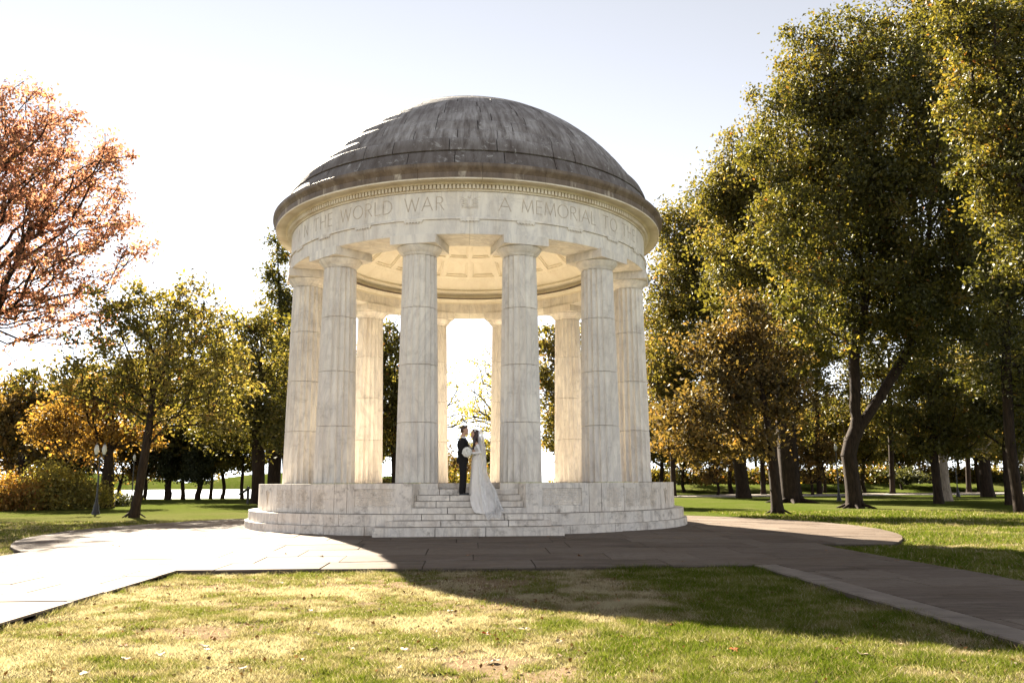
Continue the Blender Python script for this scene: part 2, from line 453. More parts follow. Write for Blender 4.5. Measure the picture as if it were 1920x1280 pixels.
lawn['kind'] = 'structure'
wb = MB(); wb.add([(-400, shore - 3, -.55), (-5, shore - 3, -.55), (-5, 420, -.55), (-400, 420, -.55)], [(0, 1, 2, 3)])
o = wb.build('river', M['water']); o['kind'] = 'structure'
wl = MB()
for k in range(26):
    x0 = -90 + k * 3.3
    wl.box(x0, x0 + 3.27, shore - 2.4, shore - 1.8, -.9, -.02 + random.uniform(-.01, .01))
o = wl.build('river_wall', M['granite']); tag(o, 'low dark stone wall along the edge of the bright river', 'wall')
fs = MB()
pts = [(-420 + 16 * i, 330 + 14 * math.sin(i * .7), 3.0 + 2.2 * math.sin(i * 1.3) + random.uniform(0, 2)) for i in range(28)]
for (x, y, h), (x2, y2, h2) in zip(pts, pts[1:]):
    fs.add([(x, y, -1), (x2, y2, -1), (x2, y2 + 14, h2), (x, y + 14, h), (x, y + 60, h), (x2, y2 + 60, h2)], [(0, 1, 2, 3), (3, 2, 5, 4)])
o = fs.build('far_shore', M['lawn'], smooth=80); o['kind'] = 'structure'

# far walkway on the right
fw = MB()
wp = [(9 + 6.0 * i, 51 + .9 * i + 2.2 * math.sin(i * .35)) for i in range(34)]
for (x, y), (x2, y2) in zip(wp, wp[1:]):
    fw.add([(x, y, .10), (x2, y2, .10), (x2, y2 + 6.5, .14), (x, y + 6.5, .14), (x, y, -.05), (x2, y2, -.05)], [(0, 1, 2, 3), (4, 5, 1, 0)])
o = fw.build('walkway', M['asphalt']); o['kind'] = 'structure'

# ---------------------------------------------------------------- paving, slab by slab
def zp(x, y): return .23 - .025 * min(max(math.hypot(x, y) - 7.2, 0.0), 5.8)
def clip(poly, edge_pts):
    out = poly
    m = len(edge_pts)
    for i in range(m):
        a, b = edge_pts[i], edge_pts[(i + 1) % m]
        side = lambda p: (b[0] - a[0]) * (p[1] - a[1]) - (b[1] - a[1]) * (p[0] - a[0])
        cur, out = out, []
        for j in range(len(cur)):
            p, q = cur[j], cur[(j + 1) % len(cur)]; sp, sq = side(p), side(q)
            if sp >= 0: out.append(p)
            if (sp >= 0) != (sq >= 0):
                t = sp / (sp - sq); out.append((p[0] + (q[0] - p[0]) * t, p[1] + (q[1] - p[1]) * t))
        if len(out) < 3: return []
    return out
circ = [(PLAZA_R * math.cos(R(a)), PLAZA_C + PLAZA_R * math.sin(R(a))) for a in range(0, 360, 5)]
circ = clip(circ, [(-20, -9.0), (20, -9.0), (20, 20), (-20, 20)])
front = [(-9.7, -13.6), (8.05, -13.6), (8.05, -9.0), (-9.7, -9.0)]
pleft = [(-9.7, -30), (-4.95, -30), (-4.95, -13.6), (-9.7, -13.6)]
border = [(5.0, -30), (5.42, -30), (5.42, -13.6), (5.0, -13.6)]
pright = [(5.42, -30), (8.05, -30), (8.05, -13.6), (5.42, -13.6)]
def pave(root, areas, depth, lens, transverse=False, mat='slate'):
    bed = MB()
    for poly in areas:
        x0, x1 = min(p[0] for p in poly), max(p[0] for p in poly); y0, y1 = min(p[1] for p in poly), max(p[1] for p in poly)
        y, row = y0, 0
        while y < y1 - .05:
            dy = min(depth * random.uniform(.9, 1.12), y1 - y)
            if y1 - y - dy < .3: dy = y1 - y
            x = x0 - (random.uniform(0, lens[0]) if not transverse else 0)
            while x < x1:
                L = random.uniform(*lens)
                full = clip([(x, y), (x + L, y), (x + L, y + dy), (x, y + dy)], poly)
                g = .011
                slab = clip([(x + g, y + g), (x + L - g, y + g), (x + L - g, y + dy - g), (x + g, y + dy - g)], poly)
                x += L
                if len(full) < 3 or len(slab) < 3: continue
                if all(math.hypot(*p) < 6.9 for p in full): continue
                bed.prism(full, -.02, lambda px, py: zp(px, py) - .026)
                dz = random.uniform(-.005, .005); tx = random.uniform(-.004, .004)
                cx = sum(p[0] for p in slab) / len(slab); cyy = sum(p[1] for p in slab) / len(slab)
                sm = MB(); sm.prism([(p[0] - cx, p[1] - cyy) for p in slab], lambda px, py: zp(px + cx, py + cyy) - .06, lambda px, py: zp(px + cx, py + cyy) + dz + tx * px)
                sm.build('paving_slab', M[mat], root, loc=(cx, cyy, 0))
            y += dy; row += 1
    me = bed.mesh(root.name); me.materials.append(M['slate_edge'])
    b = link('bedding', me, M['slate_edge'], root)
plaza = empty('plaza'); plaza['kind'] = 'structure'
pave(plaza, [circ, front], 1.05, (1.5, 2.6))
for a in (pleft, pright):
    pr = empty('path'); pr['kind'] = 'structure'
    pave(pr, [a], .95, (1.1, 2.0))
    if a is pright: pave(pr, [border], 1.7, (.42, .4201), True, 'slate_pale')

# ---------------------------------------------------------------- the rotunda
rot = empty('rotunda', (0, 0, ZF))
tag(rot, 'round white marble memorial temple with a dark stone dome on twelve fluted columns', 'memorial')
def ring_of(part, name, mat, prof, a0, a1, n, gap, seg=4, jitter=0.0, smooth=None):
    """n stones swept from a0 to a1; the joint is `gap` metres at the outer radius"""
    rmax = max(p[0] for p in prof)
    cuts = [a0 + (a1 - a0) * i / n for i in range(n + 1)]
    for i in range(1, n): cuts[i] += random.uniform(-jitter, jitter) * (a1 - a0) / n
    g = math.degrees(gap / rmax) / 2
    for i in range(n):
        MB().sector(prof, cuts[i] + g, cuts[i + 1] - g, seg).build(name, mat, part, smooth)
def bev(r0, r1, z0, z1, b=.006, bi=None):
    return [(r0, z0), (r1 - b, z0), (r1, z0 + b), (r1, z1 - b), (r1 - b, z1), (r0, z1)]

# base rings
base = MB().lathe([(0, -1.50), (7.10, -1.50), (7.10, -1.11), (6.98, -1.11), (6.98, -1.0), (0, -1.0)], 96).build('base', M['mortar'], rot)
ring_of(base, 'base_stone', M['marble_base'], bev(6.6, 7.16, -1.34, -1.085), -180, 180, 34, .016, 4, .22, 40)
ring_of(base, 'base_stone', M['marble_base'], bev(6.5, 7.06, -1.080, -.787), 15.6, 344.4, 26, .016, 4, .22, 40)
# plinth with its panels
plinth = MB().sector([(4.0, -1.0), (6.73, -1.0), (6.73, -.02), (4.0, -.02)], 12.7, 347.3, 90).build('plinth', M['mortar'], rot)
cuts = [12.55, 28.3, 31.9, 39.3, 56.8, 64, 72, 90, 94, 112, 130, 134, 150, 168, 180]
full = cuts + [360 - c for c in reversed(cuts[:-1])]
pz0, pz1 = -.776, 0.0
def cyl_pt(r, a, z): return (r * math.sin(a), -r * math.cos(a), z)
for a0, a1 in zip(full, full[1:]):
    m = MB(); g = math.degrees(.017 / 6.78) / 2
    cheek = min(abs(a0), abs(360 - a1)) < 13
    if cheek:
        # the block beside the stairs carries a sunk inscription panel
        lo, hi = (16.3, 26.3) if a0 < 90 else (360 - 26.3, 360 - 16.3)
        zb, zt = -.60, -.145
        m.sector(bev(4.2, 6.776, pz0, pz1), a0 + (g if a0 > 13 else 0), lo, 3)
        m.sector(bev(4.2, 6.776, pz0, pz1), hi, a1 - (g if a1 < 347 else 0), 3)
        m.sector([(4.2, pz0), (6.770, pz0), (6.776, pz0 + .006), (6.776, zb), (6.755, zb + .01), (4.2, zb + .01)], lo, hi, 8)
        m.sector([(4.2, zt - .01), (6.755, zt - .01), (6.776, zt), (6.776, pz1 - .006), (6.770, pz1), (4.2, pz1)], lo, hi, 8)
        m.sector([(4.2, zb + .012), (6.748, zb + .012), (6.748, zt - .012), (4.2, zt - .012)], lo, hi, 8)
    else:
        m.sector(bev(4.2, 6.776, pz0, pz1), a0 + g, a1 - g, 5)
    m.build('plinth_stone', M['marble_base'], plinth, 40)
def text_rows(mb, a0, a1, z0, z1, rows, r, rag=.2):
    """rows of worn, unreadable lettering: little marks lying on the stone"""
    for i in range(rows):
        z = z1 - (z1 - z0) * (i + .5) / rows; h = (z1 - z0) / rows * .27
        a = a0
        end = a1 - random.uniform(0, rag) * (a1 - a0)
        while a < end:
            wdt = random.uniform(.10, .42)
            if random.random() < .86:
                p = [cyl_pt(r, R(a), z - h), cyl_pt(r, R(a + wdt), z - h), cyl_pt(r, R(a + wdt), z + h), cyl_pt(r, R(a), z + h)]
                mb.add(p, [(0, 1, 2, 3)])
            a += wdt + random.uniform(.06, .16)
ins = MB()
for sgn in (1, -1):
    for lo, hi in ((16.7, 25.9),):
        text_rows(ins, *(sorted((sgn * lo, sgn * hi))), -.58, -.17, 9, 6.750, .1)
    for lo, hi, rows in ((33.5, 38.6, 13), (40.0, 44.6, 13), (45.4, 49.5, 13), (50.2, 54.0, 13)):
        text_rows(ins, *(sorted((sgn * lo, sgn * hi))), -.66, -.15, rows, 6.7785, .35)
o = ins.build('inscription', M['faint'], plinth); o['kind'] = 'stuff'
for sgn in (1, -1):
    lil = MB()
    for k, (da, top, ln) in enumerate(((0, -.17, .46), (.9, -.22, .40), (-.9, -.20, .40))):
        pp = [cyl_pt(6.779, R(sgn * 60.3 + da * (1 - t) * 1.2), top - ln * t) for t in np.linspace(0, 1, 6)]
        lil.tube(pp, [.016, .013, .010, .008, .008, .006], 6)
    lil.build('carved_lily', M['carved'], plinth)
# floor
fl = MB()
fl.lathe([(0, -.30), (5.22, -.30), (5.22, -.004), (0, -.004)], 64)
fl.build('floor', M['marble_clean'], rot)
# stairs
stairs = MB().box(-1.40, 1.40, -5.2, -4.6, -1.2, -.03).box(-1.42, 1.42, -6.55, -5.2, -1.2, -.70).box(-1.30, 1.30, -6.1, -5.2, -.9, -.36).build('stairs', M['mortar'], rot)
STEPS = [(5.30, 1.13, 0.0, .157), (5.98, 1.315, -.157, .157), (6.20, 1.365, -.314, .157), (6.41, 1.412, -.471, .157),
         (6.625, 1.465, -.628, .157), (6.83, 1.895, -.785, .150), (7.12, 2.07, -.935, .150), (7.45, 2.37, -1.085, .225)]
JOINTS = [[-.35, .5], [-.95, -.12], [-.72, .02, .7], [-.95, -.3, .62, .92], [-.62, .55], [-1.1, .35], [-.9, -.1, .95], [-.75, .75]]
JX = [[.1], [-.78, .62], [-.5, .35], [-.85, .45, .78], [-.55, .6], [-1.2, -.35, .9], [-.7, 1.0], [-.83, .42]]
for (yf, hw, top, h), js in zip(STEPS, JX):
    xs = [-hw] + [j * (1 if abs(j) < hw else .9) for j in js] + [hw]
    for xa, xb in zip(xs, xs[1:]):
        g = .009; b = .008
        m = MB()
        prof = [(-4.9 if yf < 6 else -5.25, top - h + .010), (-yf + b, top - h + .010), (-yf, top - h + .018), (-yf, top - b), (-yf + b, top), (-4.9 if yf < 6 else -5.25, top)]
        x0, x1 = xa + (g if xa > -hw else 0), xb - (g if xb < hw else 0)
        v = [(x0, y, z) for y, z in prof] + [(x1, y, z) for y, z in prof]; n = len(prof)
        m.add(v, [tuple(range(n)), tuple(reversed(range(n, 2 * n)))] + [(i, (i + 1) % n, n + (i + 1) % n, n + i) for i in range(n)])
        m.build('step_stone', M['marble_base'], stairs)
for s in (1, -1):
    MB().prism([(s * x, y) for x, y in ((.83, -5.92), (1.33, -5.92), (1.18, -5.15), (.83, -5.15))], -.156, -.003).build('column_footing', M['marble_base'], stairs)

# columns
CR, RB, RT, HS = 5.5, .587, .483, 6.34
def drum_mesh(z0, z1, name):
    n, per = 20, 6
    def rad(z): t = z / HS; return RB + (RT - RB) * (t * .82 + t * t * .18)
    v, f = [], []
    lv = [(z0 + .004, -.016), (z0 + .016, 0), ((z0 + z1) / 2, 0), (z1 - .016, 0), (z1 - .004, -.016)]
    m = n * per
    for z, d in lv:
        r = rad(z) + d
        for i in range(m):
            t = (i % per) / per
            a = 2 * math.pi * i / m
            rr = r - .098 * r * 4 * t * (1 - t) * 1.15
            v.append((rr * math.sin(a), -rr * math.cos(a), z))
    for k in range(len(lv) - 1):
        f += [(k * m + i, k * m + (i + 1) % m, (k + 1) * m + (i + 1) % m, (k + 1) * m + i) for i in range(m)]
    f += [tuple(reversed(range(m))), tuple((len(lv) - 1) * m + i for i in range(m))]
    me = mesh_from(name, v, f, 32); me.materials.append(M['marble']); return me
zs = [0.004, 1.63, 3.22, 4.83, HS]
drums = [drum_mesh(a, b, 'drum') for a, b in zip(zs, zs[1:])]
cap = MB().lathe([(0, HS - .01), (RT - .015, HS), (RT - .004, HS + .02), (RT + .012, HS + .028), (RT + .012, HS + .042), (RT + .026, HS + .048), (RT + .026, HS + .062), (RT + .040, HS + .068),
                  (RT + .09, HS + .13), (RT + .135, HS + .19), (RT + .158, HS + .228), (RT + .158, HS + .238), (RT + .14, HS + .245), (0, HS + .245)], 56)
cap_me = cap.mesh('capital', 30); cap_me.materials.append(M['marble'])
ab = MB(); a_ = .665; ab.box(-a_, a_, -a_, a_, HS + .247, 6.846)
ab_me = ab.mesh('abacus'); ab_me.materials.append(M['marble'])
for i in range(12):
    ph = 15 + 30 * i
    co = empty('column', cyl_pt(CR, R(ph), 0), rot, R(ph))
    for me in drums:
        d = link('drum', me, None, co)
        d.rotation_euler = (0, 0, R(18 * random.randrange(20)))
    link('capital', cap_me, None, co); link('abacus', ab_me, None, co)

# entablature
arch = MB().lathe([(4.94, 6.80), (6.07, 6.80), (6.07, 7.6), (4.94, 7.6)], 96, closed=True).build('architrave', M['mortar'], rot, loc=(0, 0, .05))
ring_of(arch, 'architrave_stone', M['marble'], [(4.90, 6.782), (6.094, 6.782), (6.10, 6.788), (6.10, 7.20), (6.094, 7.205), (5.5, 7.205), (5.5, 7.15), (4.90, 7.15)], 0, 360, 12, .006, 12, 0, 30)
MB().lathe([(6.0, 7.207), (6.148, 7.207), (6.148, 7.262), (6.135, 7.27), (6.0, 7.27)], 144, closed=True).build('taenia', M['marble'], arch, 30)
for i in range(24):
    a = 15.0 * i; hw = math.degrees(.27 / 6.1)
    m = MB().sector([(6.09, 7.155), (6.142, 7.155), (6.142, 7.206), (6.09, 7.206)], a - hw, a + hw, 3)
    for k in range(6):
        aa = R(a + hw * (2 * (k + .5) / 6 - 1)); c = cyl_pt(6.124, aa, 0)
        m.lathe([(0, 7.118), (.024, 7.118), (.017, 7.156)], 7, Matrix.Translation((c[0], c[1], 0)))
    m.build('regula', M['marble'], arch)
fri = MB().lathe([(5.2, 7.25), (6.05, 7.25), (6.05, 8.1), (5.2, 8.1)], 96, closed=True).build('frieze', M['mortar'], rot, loc=(0, 0, .052))
ring_of(fri, 'frieze_stone', M['marble'], [(5.6, 7.271), (6.08, 7.271), (6.08, 8.02), (5.6, 8.02)], 7.5, 367.5, 24, .004, 6, 0, 30)

# carved lettering on the frieze
def arc(cx, cy, rx, ry, a0, a1, n=9): return [(cx + rx * math.cos(R(a0 + (a1 - a0) * i / n)), cy + ry * math.sin(R(a0 + (a1 - a0) * i / n))) for i in range(n + 1)]
GL = {'I': (.12, [[(.06, 0), (.06, 1)]]), 'N': (.74, [[(.05, 0), (.05, 1), (.69, 0), (.69, 1)]]),
      'T': (.66, [[(0, 1), (.66, 1)], [(.33, 0), (.33, 1)]]), 'H': (.72, [[(.05, 0), (.05, 1)], [(.67, 0), (.67, 1)], [(.05, .52), (.67, .52)]]),
      'E': (.52, [[(.05, 0), (.05, 1)], [(.05, 1), (.5, 1)], [(.05, .53), (.44, .53)], [(.05, 0), (.5, 0)]]),
      'W': (1.08, [[(0, 1), (.27, 0), (.54, .95), (.81, 0), (1.08, 1)]]), 'O': (.92, [arc(.46, .5, .45, .5, 0, 360, 22)]),
      'R': (.60, [[(.05, 0), (.05, 1)], [(.05, 1), (.25, 1)] + arc(.27, .76, .25, .24, 90, -90, 9) + [(.05, .52)], [(.26, .52), (.60, 0)]]),
      'L': (.48, [[(.05, 1), (.05, 0), (.48, 0)]]), 'D': (.78, [[(.05, 0), (.05, 1), (.25, 1)] + arc(.27, .5, .49, .5, 90, -90, 14) + [(.05, 0)]]),
      'A': (.78, [[(0, 0), (.39, 1), (.78, 0)], [(.13, .34), (.65, .34)]]), 'M': (.92, [[(.02, 0), (.12, 1), (.46, .05), (.80, 1), (.90, 0)]])}
def stroke_mesh(lines, a_of, z_of, wd, r, th):
    m = MB()
    for ln in lines:
        # split long runs so the strokes follow the curve of the wall
        pts = [ln[0]]
        for p, q in zip(ln, ln[1:]):
            k = max(1, int(math.hypot(q[0] - p[0], q[1] - p[1]) / .25))
            pts += [(p[0] + (q[0] - p[0]) * t / k, p[1] + (q[1] - p[1]) * t / k) for t in range(1, k + 1)]
        for p, q in zip(pts, pts[1:]):
            dx, dy = q[0] - p[0], q[1] - p[1]; L = math.hypot(dx, dy) or 1e-6
            nx_, ny_ = -dy / L * wd, dx / L * wd; ex, ey = dx / L * wd * .8, dy / L * wd * .8
            c = [(p[0] - ex + nx_, p[1] - ey + ny_), (p[0] - ex - nx_, p[1] - ey - ny_), (q[0] + ex - nx_, q[1] + ey - ny_), (q[0] + ex + nx_, q[1] + ey + ny_)]
            v = [cyl_pt(rr, a_of(x), z_of(y)) for rr in (r, r + th) for x, y in c]
            m.add(v, [(0, 1, 2, 3), (7, 6, 5, 4), (0, 4, 5, 1), (1, 5, 6, 2), (2, 6, 7, 3), (3, 7, 4, 0)])
    return m
WORDS = [('IN', -62.5, -55.0), ('THE', -51.2, -42.2), ('WORLD', -38.6, -21.3), ('WAR', -17.6, -6.9), ('A', 7.7, 11.0), ('MEMORIAL', 14.0, 38.0), ('TO', 41.2, 47.8), ('THE', 51.0, 60.0)]
LZ, LH = 7.49, .385
for wd, a0, a1 in WORDS:
    tot = sum(GL[c][0] for c in wd); arcm = R(a1 - a0) * 6.08 / LH
    sx = min(1.0, arcm / tot * .86) if len(wd) > 1 else arcm / tot
    sp = (arcm - tot * sx) / max(1, len(wd) - 1)
    x = 0.0
    for ch in wd:
        gw, lines = GL[ch]
        stroke_mesh([[(px * sx, py) for px, py in ln] for ln in lines], lambda u, x=x: R(a0) + (x + u) * LH / 6.08, lambda v: LZ + v * LH, .030, 6.081, .004).build('letter', M['carved'], fri)
        x += gw * sx + sp
# worn emblem between the words: an eagle over a scroll, in low relief
em = MB()
P = lambda u, v, d=0.0: cyl_pt(6.078 + d, u / 6.08, LZ + .02 + v)
em.ell(P(0, .19, .0), (.075, .03, .13), 12, 8); em.ell(P(-.02, .36, .005), (.036, .03, .042), 10, 6)
for s in (-1, 1):
    for k in range(5):
        em.tube([P(s * .05, .25 - .03 * k), P(s * (.16 + .015 * k), .33 - .055 * k, .012), P(s * (.31 - .03 * k), .36 - .085 * k)], [.016, .022, .007], 6)
for dz in (0, .05):
    em.tube([P(-.24, .02 + dz), P(-.1, .05 + dz * .7, .01), P(.0, .02 + dz * .6, .012), P(.1, .05 + dz * .7, .01), P(.24, .02 + dz)], .013, 6)
em.build('emblem', M['marble'], fri, 50)

cor = MB().lathe([(5.3, 8.0), (6.06, 8.0), (6.06, 8.24), (6.50, 8.30), (6.50, 8.6), (5.3, 8.6)], 96, closed=True).build('cornice', M['mortar'], rot, loc=(0, 0, .06))
MB().lathe([(6.0, 8.022), (6.105, 8.022), (6.12, 8.035), (6.12, 8.062), (6.0, 8.062)], 144, closed=True).build('bed_moulding', M['cornice'], cor, 30)
dn = MB(); ND = 352
dn.lathe([(6.0, 8.064), (6.135, 8.064), (6.135, 8.185), (6.0, 8.185)], 144, closed=True)
for i in range(ND):
    a = 360.0 * i / ND; h = 360.0 / ND * .31
    dn.sector([(6.12, 8.066), (6.215, 8.066), (6.215, 8.183), (6.12, 8.183)], a - h, a + h, 1)
o = dn.build('dentils', M['cornice'], cor); o['kind'] = 'stuff'
cprof = [(6.0, 8.187), (6.235, 8.187), (6.25, 8.215), (6.30, 8.232), (6.555, 8.222), (6.570, 8.20), (6.600, 8.20), (6.605, 8.21), (6.605, 8.40), (6.620, 8.415), (6.630, 8.44),
         (6.660, 8.475), (6.700, 8.52), (6.715, 8.56), (6.715, 8.625), (6.700, 8.635), (6.3, 8.70), (6.0, 8.70)]
ring_of(cor, 'cornice_stone', M['cornice'], cprof, 3, 363, 24, .007, 6, .05, 30)

# dome, stone by stone in stepped courses
DZ, DR = 6.24, 6.89
core = [(DR - .09) * math.cos(R(t)) for t in range(18, 91, 4)]
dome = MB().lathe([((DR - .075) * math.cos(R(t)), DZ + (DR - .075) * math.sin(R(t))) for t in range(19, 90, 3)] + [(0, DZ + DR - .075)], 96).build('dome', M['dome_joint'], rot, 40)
els = [20.6, 25.7, 30.0, 34.1, 38.4, 42.6, 46.9, 51.4, 56.2, 61.2, 66.4, 72.0, 78.5, 85.5]
cnt = [28, 28, 27, 26, 26, 24, 24, 22, 20, 18, 16, 13, 10]
for k, (e0, e1) in enumerate(zip(els, els[1:])):
    up = .040 if k != 1 else .13
    lowr = 0.0 if k != 0 else .02
    if k == 1: lowr = .055
    pb = ((DR + lowr) * math.cos(R(e0)), DZ + (DR + lowr) * math.sin(R(e0)))
    e1_ = R(e1) - .0048
    pt = ((DR + up) * math.cos(e1_), DZ + (DR + up) * math.sin(e1_) - (.02 if k != 1 else .05))
    ib = ((DR - .11) * math.cos(R(e0)), DZ + (DR - .11) * math.sin(R(e0)))
    it = ((DR - .11) * math.cos(R(e1) - .004), DZ + (DR - .11) * math.sin(R(e1) - .004))
    ptt = (pt[0] - .012, pt[1] + .012)
    mid = ((pb[0] + pt[0]) / 2 + .012, (pb[1] + pt[1]) / 2 + .012)
    off = random.uniform(0, 10)
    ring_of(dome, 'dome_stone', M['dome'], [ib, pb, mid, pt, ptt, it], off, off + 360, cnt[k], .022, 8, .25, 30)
MB().lathe([(.62, DZ + DR - .14), (.60, DZ + DR + .02), (.45, DZ + DR + .045), (0, DZ + DR + .06)], 32).build('dome_cap', M['dome'], dome, 40)

# inside: ring mouldings and a coffered ceiling
ceil = MB().lathe([(4.90, 7.11), (4.90, 7.19), (4.84, 7.21), (4.83, 7.25), (4.78, 7.28), (4.78, 7.46), (4.74, 7.48), (4.66, 7.53), (4.62, 7.58), (4.62, 7.62), (4.72, 7.66), (4.95, 7.66)], 96).build('ceiling', M['marble_clean'], rot, 30, loc=(0, 0, .09))
CZ, CRR = 2.95, 6.62
def cpt(r_, ph, d=0.0):
    """point of the ceiling vault at plan radius r_, sunk by d"""
    rr = CRR + d; el = math.acos(r_ / CRR)
    return (rr * math.cos(el) * math.sin(ph), -rr * math.cos(el) * math.cos(ph), CZ + rr * math.sin(el))
rows = [(4.28, 3.46), (3.46, 2.72), (2.72, 2.06)]
for (ra, rb) in rows:
    for k in range(24):
        m = MB(); a0, a1 = R(15 * k), R(15 * k + 15); N = 3
        lv = [(0.0, 0.0), (.13, 0.0), (.14, .035), (.20, .035), (.21, .075)]
        def loop(t, d):
            c = (a0 + a1) / 2; h = (a1 - a0) / 2 * (1 - t * 1.5)
            o_, i_ = ra + (rb - ra) * t, rb - (rb - ra) * t
            return [cpt(o_, c - h + 2 * h * i / N, d) for i in range(N + 1)] + [cpt(i_, c + h - 2 * h * i / N, d) for i in range(N + 1)]
        L = [loop(t, d) for t, d in lv]; n = len(L[0])
        v = [p for l in L for p in l]
        f = [(q * n + i, q * n + (i + 1) % n, (q + 1) * n + (i + 1) % n, (q + 1) * n + i) for q in range(len(L) - 1) for i in range(n)]
        q = (len(L) - 1) * n
        f += [(q + i, q + i + 1, q + n - 2 - i, q + n - 1 - i) for i in range(N)]
        m.add(v, f); m.build('coffer', M['marble_clean'], ceil)
vz = lambda r_: CZ + math.sqrt(CRR ** 2 - r_ ** 2)
MB().lathe([(r_, vz(r_)) for r_ in (4.88, 4.75, 4.6, 4.45, 4.281)], 96).build('vault_band', M['marble_clean'], ceil, 40)
MB().lathe([(2.058, vz(2.058)), (1.9, vz(1.9)), (1.86, vz(1.86) + .05), (1.6, vz(1.6) + .05), (1.0, vz(1.0) + .05), (0, vz(0) + .05)], 48).build('ceiling_boss', M['marble_clean'], ceil, 40)
MB().lathe([(4.6, 7.3), (5.4, 7.3), (5.9, 8.2), (4.0, 9.2), (2.6, 9.55), (0, 9.75), ], 48).build('ceiling_shell', M['mortar'], ceil, 40)
#@@PART2@@
# ---------------------------------------------------------------- trees
def tubes_np(P, par, rad, sides):
    """one tapered frustum per node to its parent, vectorised"""
    k = np.where(par >= 0)[0]
    a, b = P[par[k]], P[k]; ra, rb = rad[par[k]], rad[k]
    best = {}
    for q_ in k:
        if par[q_] not in best or rad[q_] > rad[best[par[q_]]]: best[par[q_]] = q_
    main = np.array([best[par[q_]] == q_ for q_ in k])
    ra = np.where(main, ra, np.minimum(ra, rb * 1.35))
    t = b - a; L = np.linalg.norm(t, axis=1, keepdims=True) + 1e-9; t = t / L
    a = a - t * (rb * .35)[:, None]
    ref = np.where(np.abs(t[:, 2:3]) > .92, np.array([[1., 0, 0]]), np.array([[0, 0, 1.]]))
    u = np.cross(t, ref); u /= np.linalg.norm(u, axis=1, keepdims=True) + 1e-9; v = np.cross(t, u)
    ang = np.arange(sides) * 2 * math.pi / sides
    ring = u[:, None] * np.cos(ang)[None, :, None] + v[:, None] * np.sin(ang)[None, :, None]
    va = a[:, None] + ring * ra[:, None, None]; vb = b[:, None] + ring * rb[:, None, None]
    verts = np.concatenate([va, vb], 1).reshape(-1, 3); n = len(k)
    o = (np.arange(n) * 2 * sides)[:, None]; s = np.arange(sides)[None]
    f = np.stack([o + s, o + (s + 1) % sides, o + sides + (s + 1) % sides, o + sides + s], -1).reshape(-1, 4)
    return verts, f
def leaves_np(c, size, g, flat=.0, fold=.18, aspect=.55):
    n = len(c)
    d = g.normal(size=(n, 3)); d[:, 2] -= .25
    d /= np.linalg.norm(d, axis=1, keepdims=True)
    nn = g.normal(size=(n, 3)); nn[:, 2] += flat
    s = np.cross(d, nn); s /= np.linalg.norm(s, axis=1, keepdims=True) + 1e-9
    nn = np.cross(s, d)
    L = (size * g.uniform(.5, 1.4, n))[:, None]; W = L * aspect
    v = np.stack([c - d * L * .5, c + s * W * .5 + nn * L * fold - d * L * .06, c + d * L * .5, c - s * W * .5 + nn * L * fold - d * L * .06], 1).reshape(-1, 3)
    return v, np.arange(n * 4).reshape(n, 4)
def skeleton(base, pts_trunk, clusters, g, step=.7, up=.35, lenw=.45, wig=.12, limbs=()):
    P = [np.array(p, float) for p in pts_trunk]; par = [-1] + list(range(len(P) - 1)); pl = [0.0]
    for i in range(1, len(P)): pl.append(pl[-1] + np.linalg.norm(P[i] - P[i - 1]))
    for lb in limbs:                             # main limbs, each a line of points leaving the trunk
        j = int(np.argmin([np.linalg.norm(q - np.array(lb[0])) for q in P]))
        for q in lb[1:]:
            q = np.array(q, float); k = max(1, int(np.linalg.norm(q - P[j]) / .6)); a = P[j]
            for t in range(1, k + 1):
                p = a + (q - a) * t / k + g.normal(size=3) * .03
                pl.append(pl[j] * .8 + np.linalg.norm(p - P[j])); P.append(p); par.append(j); j = len(P) - 1
    P = np.array(P); cap_ = len(P) + 40 * len(clusters)
    A = np.zeros((cap_, 3)); A[:len(P)] = P; PL = np.zeros(cap_); PL[:len(P)] = pl; n = len(P)
    first = max(1, len(pts_trunk) // 2)
    PL[:first] += 1e6
    order = np.argsort(np.linalg.norm(clusters - P[len(P) * 2 // 3], axis=1))
    ends = []
    for ci in order:
        c = clusters[ci]
        dv = c - A[:n]; dist = np.linalg.norm(dv, axis=1)
        cost = dist + lenw * PL[:n] + 1.3 * np.maximum(0, A[:n, 2] - c[2] + .15 * dist)
        j = int(np.argmin(cost)); d = dist[j]
        m = max(1, min(36, int(d / step)))
        pj = par[j]
        dirp = A[j] - A[pj] if pj >= 0 else np.array([0, 0, 1.]); dirp = dirp / (np.linalg.norm(dirp) + 1e-9)
        c1 = A[j] + dirp * d * .33 + np.array([0, 0, up * .12 * d]); prev = j; seg = []
        for q in range(1, m + 1):
            t = q / m
            p = (1 - t) ** 2 * A[j] + 2 * t * (1 - t) * c1 + t * t * c
            if q < m: p = p + g.normal(size=3) * wig * min(1, d * .3)
            A[n] = p; par.append(prev); PL[n] = (PL[prev] % 1e6) + np.linalg.norm(p - A[prev]); prev = n; seg.append(n); n += 1
        ends.append(seg)
    return A[:n].copy(), np.array(par), ends
def pipe_radii(n, par, ends, trunk_n, r0, rtip, expo=2.3):
    w_ = np.zeros(n)
    for e in ends: w_[e[-1]] += 1
    for i in range(n - 1, 0, -1): w_[par[i]] += w_[i]
    rad = rtip * np.maximum(w_, 1) ** (1 / expo)
    s = r0 / max(rad[min(2, n - 1)], 1e-6)
    big = w_ / w_.max()
    rad = rad * (1 + (s - 1) * big ** .35)
    return np.maximum(rad, rtip * .8)
def flare(P, rad, tn, base, k=.42, h=.9):
    for i in range(tn):
        rad[i] *= 1 + k * math.exp(-max(0, P[i, 2] - base[2]) / (h * .45))
    return rad
TREES = []
